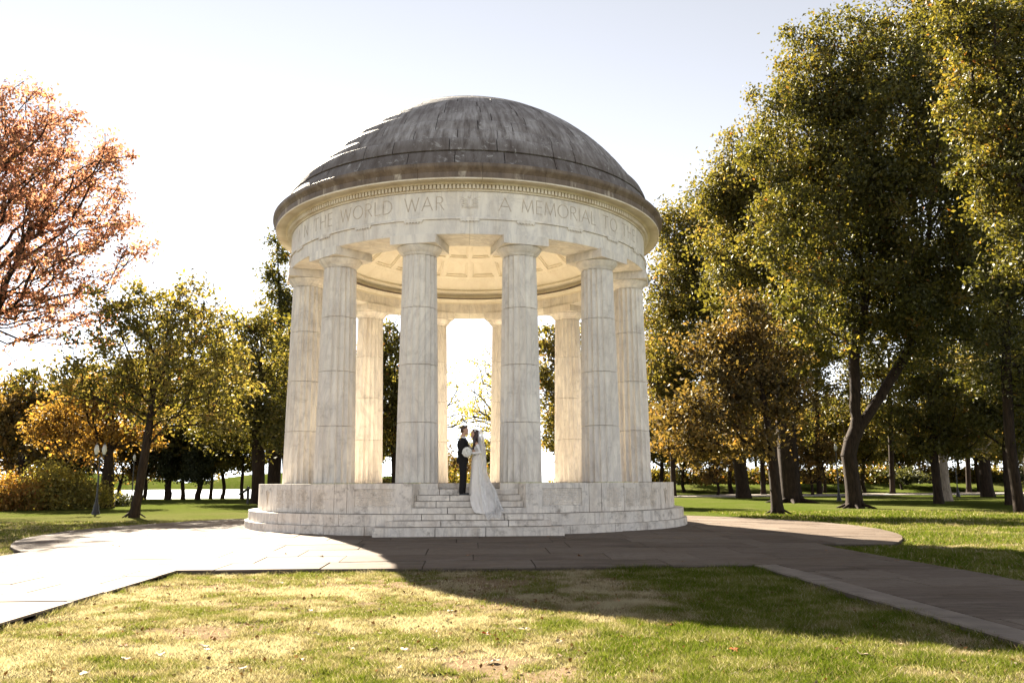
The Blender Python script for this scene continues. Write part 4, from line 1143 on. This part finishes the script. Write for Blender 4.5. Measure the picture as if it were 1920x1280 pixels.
for (xa, ya, xb, yb, k) in ((-4.95, -13.6, 5.0, -13.6, 5200), (-4.95, -22.5, -4.95, -13.6, 6500), (5.0, -23.0, 5.0, -13.6, 6500), (8.05, -19, 8.05, -11, 2200)):
    t_ = gg.random(k); q_ = np.abs(gg.normal(0, .035, k)) - .012
    if ya == yb: ex.append(xa + (xb - xa) * t_); ey.append(ya - q_)
    else: ex.append(xa + (q_ if xa < 0 or xa > 6 else -q_)); ey.append(ya + (yb - ya) * t_)
ex, ey = np.concatenate(ex), np.concatenate(ey)
ek = fbm(ex * 3.0, ey * 3.0, 61) > gg.uniform(.32, .62, len(ex)); ex, ey = ex[ek], ey[ek]
n_in = len(x); x, y, s = np.concatenate([x, ex]), np.concatenate([y, ey]), np.concatenate([s, np.full(len(ex), 1.25)])
is_edge = np.arange(len(x)) >= n_in
ba, dr = bare_dry(x, y); ba = ba * ~is_edge
clump = fbm(x * 2.6, y * 2.6, 31)
keep = gg.random(len(x)) > np.clip(ba * .95 + .30 * (clump < .40) + dr * .08, 0, .93)
x, y, s, ba, dr, clump, is_edge = x[keep], y[keep], s[keep], ba[keep], dr[keep], clump[keep], is_edge[keep]
n = len(x); z = ground_z(x, y) * (y < -12)
hgt = (.020 + .036 * gg.random(n) + .028 * ss(.45, .7, clump)) * (1 - .35 * dr) * np.sqrt(s) * .95 * (1 + .75 * is_edge)
a = gg.uniform(0, 2 * math.pi, n); lean = gg.normal(0, .75, (n, 2)) * hgt[:, None]
wd = (.0028 + .0030 * gg.random(n)) * s
p0 = np.stack([x - np.cos(a) * wd, y - np.sin(a) * wd, z - .004], 1); p1 = np.stack([x + np.cos(a) * wd, y + np.sin(a) * wd, z - .004], 1)
p2 = np.stack([x + lean[:, 0], y + lean[:, 1], z + hgt], 1)
gv = np.stack([p0, p1, p2], 1).reshape(-1, 3)
patch = ss(.36, .62, .5 * fbm(x * 1.0, y * 1.0, 71) + .5 * fbm(x * 3.4, y * 3.4, 72))
tint = np.clip(gg.normal(.17, .12, n) + dr * (.22 + .55 * patch) + .30 * ss(.50, .68, fbm(x * 2.3, y * 2.3, 73)) + (gg.random(n) < .13) * .55, 0, 1)
o = link('grass', np_mesh('grass', gv, np.arange(n * 3).reshape(n, 3), {'tint': tint}, False, 'FACE', 3), M['grass'])
o['kind'] = 'stuff'; o['label'] = 'short patchy autumn grass'
print('grass', n)

def leaf_shape(L, lobes, g):
    """a curled lobed leaf: outline fan with raised edges"""
    out = []
    for i in range(14):
        a_ = 2 * math.pi * i / 14
        r = L * .5 * (.80 + .20 * math.cos(lobes * a_)) * (1.25 if i == 0 else 1) * g.uniform(.85, 1.1)
        out.append((r * math.cos(a_), r * .8 * math.sin(a_), .22 * L * (g.uniform(-.1, 1) * abs(math.sin(a_)) ** 1.5) + .004))
    v = [(0, 0, .006)] + out
    f = [(0, 1 + i, 1 + (i + 1) % 14) for i in range(14)]
    mb = MB().add(v, f)
    mb.tube([(-L * .3, 0, .008), (-L * .62, .01, .012), (-L * .85, .03, .03)], .0022, 3)
    return mb
gl_ = np.random.default_rng(77)
protos_l = []
for i in range(6):
    mb = leaf_shape(.11, 5 if i % 2 else 3, gl_); protos_l.append((mb.v, mb.f))
meshes = {}
for kind in ('leaf_fall_red', 'leaf_fall_tan', 'leaf_fall_brown'):
    for i, (v, f) in enumerate(protos_l):
        me = bpy.data.meshes.new('leaf'); me.from_pydata(v, [], f); me.materials.append(M[kind]); meshes[kind, i] = me
def drop(kind, x, y, s, i, lab, grp):
    zz = zp(x, y) + .002 if in_pave(np.array([x]), np.array([y]))[0] else float(ground_z(np.array([x]), np.array([y]))[0]) + .012
    o = bpy.data.objects.new('fallen_leaf', meshes[kind, i % 6]); C.objects.link(o)
    o.location = (x, y, zz); o.rotation_euler = (gl_.uniform(-.25, .25), gl_.uniform(-.25, .25), gl_.uniform(0, 6.28)); o.scale = (s,) * 3
    tag(o, lab, 'leaf', grp)
def on_lawn(px, py):
    d = ray(px, py); t = (0.02 - CAM.z) / d.z; return CAM + d * t
for i, (px, py) in enumerate([(232, 1206), (112, 1190), (288, 1163), (912, 1186), (1117, 1131), (1157, 1126), (1258, 1170), (1375, 1214)]):
    p = on_lawn(px, py); drop('leaf_fall_red', p.x, p.y, gl_.uniform(.8, 1.15), i, 'red-orange fallen leaf standing out on the lawn', 'red fallen leaves on the lawn')
for i, (px, py) in enumerate([(236, 1232), (455, 1252), (300, 1226), (815, 1216), (925, 1240), (594, 1186), (386, 1208), (1505, 1207), (1624, 1230), (1375, 1262), (1313, 1196), (1160, 1232), (985, 1178), (745, 1255), (160, 1262), (1700, 1262), (540, 1140), (1048, 1200)]):
    p = on_lawn(px, py); drop('leaf_fall_tan', p.x, p.y, gl_.uniform(.85, 1.3), i, 'pale tan curled fallen leaf on the lawn', 'tan fallen leaves on the lawn')
for i in range(34):
    px, py = gl_.uniform(40, 1880), gl_.uniform(1075, 1275); p = on_lawn(px, py)
    if in_pave(np.array([p.x]), np.array([p.y]), .05)[0]: continue
    drop('leaf_fall_brown', p.x, p.y, gl_.uniform(.6, 1.05), i, 'dull brown fallen leaf on the lawn', 'brown fallen leaves on the lawn')
for i in range(26):
    px, py = gl_.uniform(20, 1700), gl_.uniform(995, 1050); d = ray(px, py); p = CAM + d * ((.12 - CAM.z) / d.z)
    if not in_pave(np.array([p.x]), np.array([p.y]), -.1)[0] or math.hypot(p.x, p.y) < 7.6: continue
    drop('leaf_fall_brown', p.x, p.y, gl_.uniform(.7, 1.2), i, 'brown fallen leaf lying on the stone paving', 'fallen leaves on the paving')
# the uncountable rest
x, y = scatter(7600, -5, 16, -24.4, -6, gl_, .02); k = in_view(x, y); x, y = x[k], y[k]
x2, y2 = scatter(1500, -24, -9, -14, 10, gl_, .02); x, y = np.concatenate([x, x2]), np.concatenate([y, y2])
c = np.stack([x, y, ground_z(x, y) * (y < -12) + .022], 1)
lv, lf = leaves_np(c, .044, gl_, 3.0, .12, .7)
o = link('leaf_litter', np_mesh('leaf_litter', lv, lf, {'tint': gl_.random(len(c))}, False, 'FACE'), M['litter']); o['kind'] = 'stuff'; o['label'] = 'scattered small dry leaves and scraps on the grass'

# ---------------------------------------------------------------- the couple
def skin_out(mb, voxel, smooth=6, name='body'):
    me = mb.mesh('tmp'); ob = bpy.data.objects.new('tmp', me); C.objects.link(ob)
    r = ob.modifiers.new('r', 'REMESH'); r.mode = 'VOXEL'; r.voxel_size = voxel; r.use_smooth_shade = True
    s = ob.modifiers.new('s', 'SMOOTH'); s.factor = .5; s.iterations = smooth
    dg = bpy.context.evaluated_depsgraph_get(); dg.update()
    out = bpy.data.meshes.new_from_object(ob.evaluated_get(dg)); out.name = name
    bpy.data.objects.remove(ob); bpy.data.meshes.remove(me)
    out.materials.clear(); return out
def limb(mb, pts, rads, n=12):
    mb.tube(pts, rads, n)
    for p, r in zip(pts, rads): mb.ell(p, r, 12, 8)
def hand(mb, wrist, dirv, palm_n, curl=.5, side=1):
    w_ = Vector(wrist); d = Vector(dirv).normalized(); nrm = Vector(palm_n).normalized(); s = d.cross(nrm).normalized() * side
    pc = w_ + d * .05
    for k in (-.022, 0, .022): limb(mb, [w_ + s * k * .6, pc + s * k, w_ + d * .088 + s * k], [.017, .017, .014], 8)
    for k, L in ((-.030, .060), (-.010, .074), (.011, .078), (.031, .070)):
        a = w_ + d * .088 + s * k; b_ = a + (d * (1 - curl * .4) + nrm * curl * .6).normalized() * L * .45; c_ = b_ + (d * (1 - curl) + nrm * curl * 1.2).normalized() * L * .55
        limb(mb, [a, b_, c_], [.0105, .010, .0085], 8)
    a = w_ + d * .03 + s * .03; b_ = a + (d * .6 + s * .7 + nrm * .3).normalized() * .035; limb(mb, [a, b_, b_ + (d * .9 + nrm * .4).normalized() * .03], [.012, .011, .009], 8)
def head(mb, c, tilt):
    """a head facing local +X; tilt > 0 looks up"""
    Rt = Matrix.Rotation(-R(tilt), 3, 'Y'); c = Vector(c); T = lambda x, y, z: c + Rt @ Vector((x, y, z))
    mb.ell(T(-.012, 0, .03), (.098, .076, .098), 18, 12, Rt)
    mb.ell(T(.018, 0, -.035), (.074, .060, .078), 16, 10, Rt)
    mb.ell(T(.055, 0, -.092), (.030, .034, .024), 10, 7, Rt)            # chin
    mb.ell(T(.068, 0, .052), (.026, .052, .018), 10, 7, Rt)             # brow
    limb(mb, [T(.084, 0, .030), T(.106, 0, -.006)], [.0105, .0150], 8)   # nose
    for s in (-1, 1):
        mb.ell(T(.104, s * .010, -.010), .010, 8, 6)
        mb.ell(T(.066, s * .040, -.010), (.022, .020, .022), 8, 6)      # cheek
        mb.ell(T(-.010, s * .078, .002), (.020, .010, .031), 10, 6, Rt)  # ear
    mb.ell(T(.088, 0, -.046), (.012, .026, .008), 8, 6, Rt); mb.ell(T(.085, 0, -.060), (.012, .023, .009), 8, 6, Rt)
    return T, Rt
def face_bits(T, Rt, parent, brow_mat):
    for s in (-1, 1):
        m = MB(); m.ell(T(.083, s * .030, .026), (.008, .013, .007), 8, 6, Rt); m.build('eye', M['globe'], parent, 60)
        m = MB(); m.ell(T(.0895, s * .030, .026), (.003, .005, .005), 8, 6, Rt); m.build('pupil', M['satin'], parent, 60)
        m = MB(); m.ell(T(.090, s * .031, .052), (.006, .019, .005), 8, 6, Rt); m.build('eyebrow', brow_mat, parent, 60)
    m = MB(); m.ell(T(.0975, 0, -.0465), (.005, .022, .0045), 8, 6, Rt); m.ell(T(.0950, 0, -.059), (.005, .019, .005), 8, 6, Rt)
    m.build('lips', M['lips'], parent, 60)
M['lips'] = simple('lips', (.42, .16, .13), .5, .4, .05)
STAND = ZF - .314
gr = empty('person', (-.165, -6.06, STAND)); tag(gr, 'groom in a black tuxedo and bow tie facing the bride on the steps', 'person')
# body
b = MB(); T, Rt = head(b, (.045, 0, 1.700), -3)
limb(b, [(-.015, 0, 1.46), (.0, 0, 1.54), (.015, 0, 1.62)], [.070, .058, .056])
b.ell((-.01, 0, 1.30), (.108, .165, .19)); b.ell((0, 0, 1.10), (.10, .14, .18)); b.ell((0, 0, .95), (.105, .150, .12))
sh = lambda s: (-.015, s * .185, 1.425)
RA = [sh(-1), (-.045, -.245, 1.165), (.15, -.20, 1.09), (.235, -.150, 1.125)]
LA = [sh(1), (.03, .25, 1.18), (.22, .19, 1.10), (.28, .14, 1.10)]
for A_ in (RA, LA): limb(b, A_, [.056, .044, .034, .027])
hand(b, RA[-1], (1, .30, .12), (0, 1, 0), .45, 1); hand(b, LA[-1], (1, -.35, .1), (0, -1, 0), .45, -1)
for s, fx in ((-1, -.02), (1, .03)): limb(b, [(0, s * .085, .92), (.02 + fx * .5, s * .088, .49), (fx - .02, s * .085, .10), (fx + .03, s * .085, .045)], [.078, .055, .034, .024])
bo = link('body', skin_out(b, .0072, 5), M['skin'], gr)
face_bits(T, Rt, gr, M['hair_groom'])
h = MB(); h.ell(T(-.026, 0, .050), (.094, .081, .088), 18, 12, Rt); h.ell(T(-.055, 0, .0), (.062, .078, .075), 14, 10, Rt); h.ell(T(.025, 0, .108), (.050, .060, .028), 12, 8, Rt)
link('hair', skin_out(h, .009, 3, 'hair'), M['hair_groom'], gr)
j = MB()
j.ell((-.012, 0, 1.31), (.150, .190, .185)); j.ell((-.030, 0, 1.40), (.115, .200, .085)); j.ell((-.005, 0, 1.10), (.142, .168, .20)); j.ell((-.008, 0, .935), (.152, .178, .15))
j.tube([(-.01, 0, .82), (-.01, 0, .95)], [.150, .165], 16)
for A_ in (RA, LA):
    wv = Vector(A_[-1]); e = Vector(A_[2]).lerp(wv, .72)
    limb(j, [A_[0], A_[1], A_[2], tuple(e)], [.076, .066, .052, .044])
jm = skin_out(j, .011, 4, 'jacket'); link('jacket', jm, M['tux'], gr)
tr = MB(); tr.ell((0, 0, .90), (.112, .150, .13))
for s, fx in ((-1, -.02), (1, .03)): limb(tr, [(0, s * .082, .90), (.015 + fx * .5, s * .086, .49), (fx - .015, s * .085, .085)], [.108, .086, .066])
link('trousers', skin_out(tr, .011, 4, 'trousers'), M['tux'], gr)
for s, fx in ((-1, -.02), (1, .03)):
    m = MB(); m.ell((fx - .02, s * .085, .045), (.055, .040, .045), 12, 8); m.ell((fx + .09, s * .085, .030), (.095, .042, .030), 14, 8); m.box(fx - .07, fx + .17, s * .085 - .036, s * .085 + .036, .0, .014)
    link('shoe', skin_out(m, .009, 3, 'shoe'), M['satin'], gr)
m = MB(); m.ell((.083, 0, 1.33), (.062, .052, .155), 14, 10); m.lathe([(.060, 1.475), (.068, 1.48), (.064, 1.53), (.056, 1.53)], 18, Matrix.Translation((.0, 0, 0)), True)
m.build('shirt', M['shirt'], gr, 50)
m = MB(); m.ell((.075, 0, 1.488), (.014, .014, .014), 8, 6)
for s in (-1, 1): m.ell((.072, s * .035, 1.488), (.013, .030, .022), 10, 6)
m.build('bow_tie', M['satin'], gr, 50)
for A_ in (RA, LA):
    wv = Vector(A_[-1]); a_ = Vector(A_[2]).lerp(wv, .70); MB().tube([a_, wv.lerp(a_, .25)], [.036, .034], 12).build('shirt_cuff', M['shirt'], gr, 50)
for s in (-1, 1):
    m = MB(); m.tube([(.040, s * .060, 1.485), (.115, s * .075, 1.40), (.144, s * .040, 1.28), (.142, s * .012, 1.16)], [.010, .024, .022, .008], 8); m.build('lapel', M['satin'], gr, 60)

br = empty('person', (.185, -6.07, STAND), None, math.pi); tag(br, 'bride in a white long-sleeved gown and veil with a train down the steps', 'person')
b = MB(); T, Rt = head(b, (.035, 0, 1.595), 14)
limb(b, [(-.02, 0, 1.37), (-.01, 0, 1.44), (.01, 0, 1.52)], [.055, .046, .046])
b.ell((-.01, 0, 1.26), (.092, .140, .15)); b.ell((.045, 0, 1.235), (.06, .115, .06)); b.ell((0, 0, 1.07), (.080, .115, .13)); b.ell((-.01, 0, .93), (.075, .105, .12))
LA = [(-.015, .155, 1.345), (-.10, .235, 1.105), (.065, .30, 1.085), (.125, .318, 1.095)]
RA = [(-.015, -.155, 1.345), (.08, -.215, 1.17), (.155, -.15, 1.27), (.185, -.12, 1.315)]
for A_ in (LA, RA): limb(b, A_, [.042, .035, .027, .021])
hand(b, LA[-1], (1, .1, .1), (0, .4, -1), .7, 1); hand(b, RA[-1], (.75, .1, .6), (1, 0, -.3), .25, -1)
for s in (-1, 1): limb(b, [(-.01, s * .06, .90), (.0, s * .06, .50), (-.01, s * .055, .10), (.05, s * .055, .05)], [.060, .048, .032, .026])
link('body', skin_out(b, .0070, 5), M['skin'], br)
face_bits(T, Rt, br, M['hair_bride'])
bd = MB(); bd.ell((-.01, 0, 1.225), (.100, .150, .125)); bd.ell((.05, 0, 1.235), (.066, .122, .062)); bd.ell((0, 0, 1.07), (.092, .126, .14)); bd.ell((-.01, 0, .95), (.118, .155, .11))
for A_ in (LA, RA):
    a0 = Vector(A_[0]).lerp(Vector(A_[1]), .22)
    limb(bd, [tuple(a0), A_[1], A_[2], tuple(Vector(A_[2]).lerp(Vector(A_[3]), .8))], [.048, .043, .034, .028])
link('bodice', skin_out(bd, .010, 4, 'bodice'), M['lace'], br)
# skirt: rings with soft folds, longer behind
NR, NA = 14, 64; v, f = [], []
for i in range(NR + 1):
    t = i / NR; z = 1.02 * (1 - t) + .012 * t
    for k in range(NA):
        a = 2 * math.pi * k / NA; ca, sa = math.cos(a), math.sin(a)
        fold = 1 + (.012 + .10 * t) * (math.sin(a * 9 + 1.7 * math.sin(a * 3)) * .7 + .3 * math.sin(a * 17)) * min(1, t * 1.3)
        rx = (.120 + .045 * t ** .8 + (.10 * t ** 1.6 if ca < 0 else .02 * t)); ry = .135 + .085 * t
        v.append((-.01 - .01 * t + rx * ca * fold, ry * sa * fold, z))
f = [(i * NA + k, i * NA + (k + 1) % NA, (i + 1) * NA + (k + 1) % NA, (i + 1) * NA + k) for i in range(NR) for k in range(NA)]
link('skirt', mesh_from('skirt', v, f, 80), M['gown'], br)
def toL(p): return (-(p[0] - .185), -(p[1] + 6.07), p[2] + .314)
NOSE = [(6.0, -.300), (6.20, -.300), (6.41, -.455), (6.625, -.612), (6.83, -.768), (7.12, -.918), (7.45, -1.068), (7.9, -1.2)]
def slope_z(y):
    y = -y
    for (a, za), (b_, zb) in zip(NOSE, NOSE[1:]):
        if a <= y <= b_: return za + (zb - za) * (y - a) / (b_ - a)
    return NOSE[0][1] if y < 6 else NOSE[-1][1]
def sheet(fn, nu, nv, name, mat, parent, thick=0.0):
    v = [toL(fn(i / nu, j_ / nv)) for j_ in range(nv + 1) for i in range(nu + 1)]
    f = [(j_ * (nu + 1) + i, j_ * (nu + 1) + i + 1, (j_ + 1) * (nu + 1) + i + 1, (j_ + 1) * (nu + 1) + i) for j_ in range(nv) for i in range(nu)]
    me = bpy.data.meshes.new(name); me.from_pydata(v, [], f); me.polygons.foreach_set('use_smooth', [True] * len(me.polygons))
    return link(name, me, mat, parent)
def train(u, t):
    L = .07 + (.03 - .07) * min(1, t / .35) if t < .35 else .03 + .10 * ((t - .35) / .65) ** 2
    Rr = .36 + .22 * min(1, t / .45) if t < .45 else .58 + .06 * (t - .45) / .55
    x = L + (Rr - L) * u
    rnd = .10 * (2 * abs(u - .45)) ** 2.2 * t
    y = -6.08 - .80 * t + rnd
    k = math.sin(u * 17 + t * 3) * .5 + math.sin(u * 31 - t * 5) * .3 + math.sin(t * 14 + u * 6) * .35
    edge = min(1, min(u, 1 - u) * 7, (1 - t) * 8)
    body = .30 * max(0, 1 - t * 2.6) * max(0, 1 - (2.2 * abs(u - .45)) ** 2)
    return (x, y, slope_z(y) + .012 + (.030 + .032 * k) * (.3 + .7 * edge) + .04 * edge * math.sin(math.pi * min(1, t * 1.3)) + body)
sheet(train, 60, 44, 'train', M['gown'], br)
VR = [(1.42, .27, .06, .06, 0.0), (1.30, .285, .095, .10, 0.0), (.95, .30, .135, .16, .0), (.55, .31, .145, .19, -.01), (.25, .32, .155, .22, -.03), (.02, .36, .21, .25, -.10), (-.15, .41, .26, .27, -.20)]
def veil(u, t):
    th = R(-115 + 200 * u)                     # wraps her back, from the camera side round behind
    s = t * 1.42
    if s <= 1.0:
        q = s * (len(VR) - 1); i = min(int(q), len(VR) - 2); fr = q - i
        z, xc, rx, ry, yo = (a + (b_ - a) * fr for a, b_ in zip(VR[i], VR[i + 1]))
        fold = 1 + .10 * s * math.sin(u * 26 + 2 * math.sin(u * 9))
        return (xc + rx * math.cos(th) * fold, -6.07 + yo + ry * math.sin(th) * fold, max(z, slope_z(-6.07 + yo + ry * math.sin(th)) + .05))
    k = (s - 1.0) / .42
    th0 = th; fold = 1 + .10 * math.sin(u * 26 + 2 * math.sin(u * 9))
    x0, y0 = .41 + .26 * math.cos(th0) * fold, -6.27 + .27 * math.sin(th0) * fold
    x = x0 + k * .20 + k * .10 * (u - .5); y = y0 - k * .62 - .05 * k * math.sin(u * 20)
    zt = slope_z(y) + .06 + .035 * math.sin(u * 24 + k * 4) * (1 - .3 * k)
    return (x, y, zt + (max(0, -.15 - zt)) * max(0, 1 - k * 2.2) ** 1.6 * .9)
sheet(veil, 64, 70, 'veil', M['veil'], br)
h = MB(); h.ell(T(-.030, 0, .045), (.104, .088, .098), 18, 12, Rt); h.ell(T(-.06, 0, -.02), (.065, .085, .09), 14, 10, Rt); h.ell(T(.04, 0, .105), (.055, .065, .03), 12, 8, Rt)
limb(h, [T(-.03, .075, .0), T(-.01, .098, -.10), (.045, .115, 1.36), (.075, .105, 1.24), (.065, .10, 1.17)], [.036, .042, .042, .032, .012])
limb(h, [T(-.07, .02, -.04), (-.075, .05, 1.42), (-.10, .06, 1.28), (-.10, .05, 1.14)], [.07, .066, .05, .018])
limb(h, [T(-.05, -.06, -.04), (-.05, -.07, 1.40), (-.09, -.06, 1.24)], [.05, .05, .02])
link('hair', skin_out(h, .010, 3, 'hair'), M['hair_bride'], br)
m = MB()
for k in range(9):
    a = R(-75 + 150 * k / 8); m.ell(T(.01 + .02 * math.cos(a), .085 * math.sin(a), .06 + .085 * math.cos(a)), random.uniform(.012, .018), 8, 6)
m.build('hair_flowers', M['petal'], br, 60)

bq = empty('bouquet', (-.055, -6.435, STAND + 1.115)); tag(bq, "round white bouquet held at the groom's side by the bride", 'bouquet')
gq = random.Random(4)
for k in range(26):
    z_ = 1 - 2 * (k + .5) / 26; r_ = math.sqrt(1 - z_ * z_); a = k * 2.39996
    c_ = Vector((r_ * math.cos(a) * .098, r_ * math.sin(a) * .085, z_ * .105)); nrm = c_.normalized(); q_ = nrm.to_track_quat('Z', 'Y').to_matrix()
    m = MB(); rr = gq.uniform(.030, .042)
    m.ell(c_, rr * .62, 8, 6)
    for lay, (n_, sp, tl) in enumerate(((5, .55, .35), (6, .95, .9))):
        for p_ in range(n_):
            a2 = 2 * math.pi * (p_ + lay * .5) / n_ + k
            pc = c_ + q_ @ Vector((math.cos(a2) * rr * sp, math.sin(a2) * rr * sp, rr * (.35 - lay * .3)))
            Rq = q_ @ Matrix.Rotation(a2, 3, 'Z') @ Matrix.Rotation(tl, 3, 'Y')
            m.ell(pc, (rr * .2, rr * .55, rr * .55), 7, 5, Rq)
    m.build('flower', M['petal'], bq, 60)
m = MB()
for k in range(7): m.tube([(.03 + .008 * k, .03, -.02), (.13 + .004 * k, .05 + .004 * (k % 3), -.02 - .006 * (k % 4)), (.22, .06 + .006 * (k % 3), -.04 - .008 * k)], .0045, 5)
m.build('stems', M['stem'], bq)
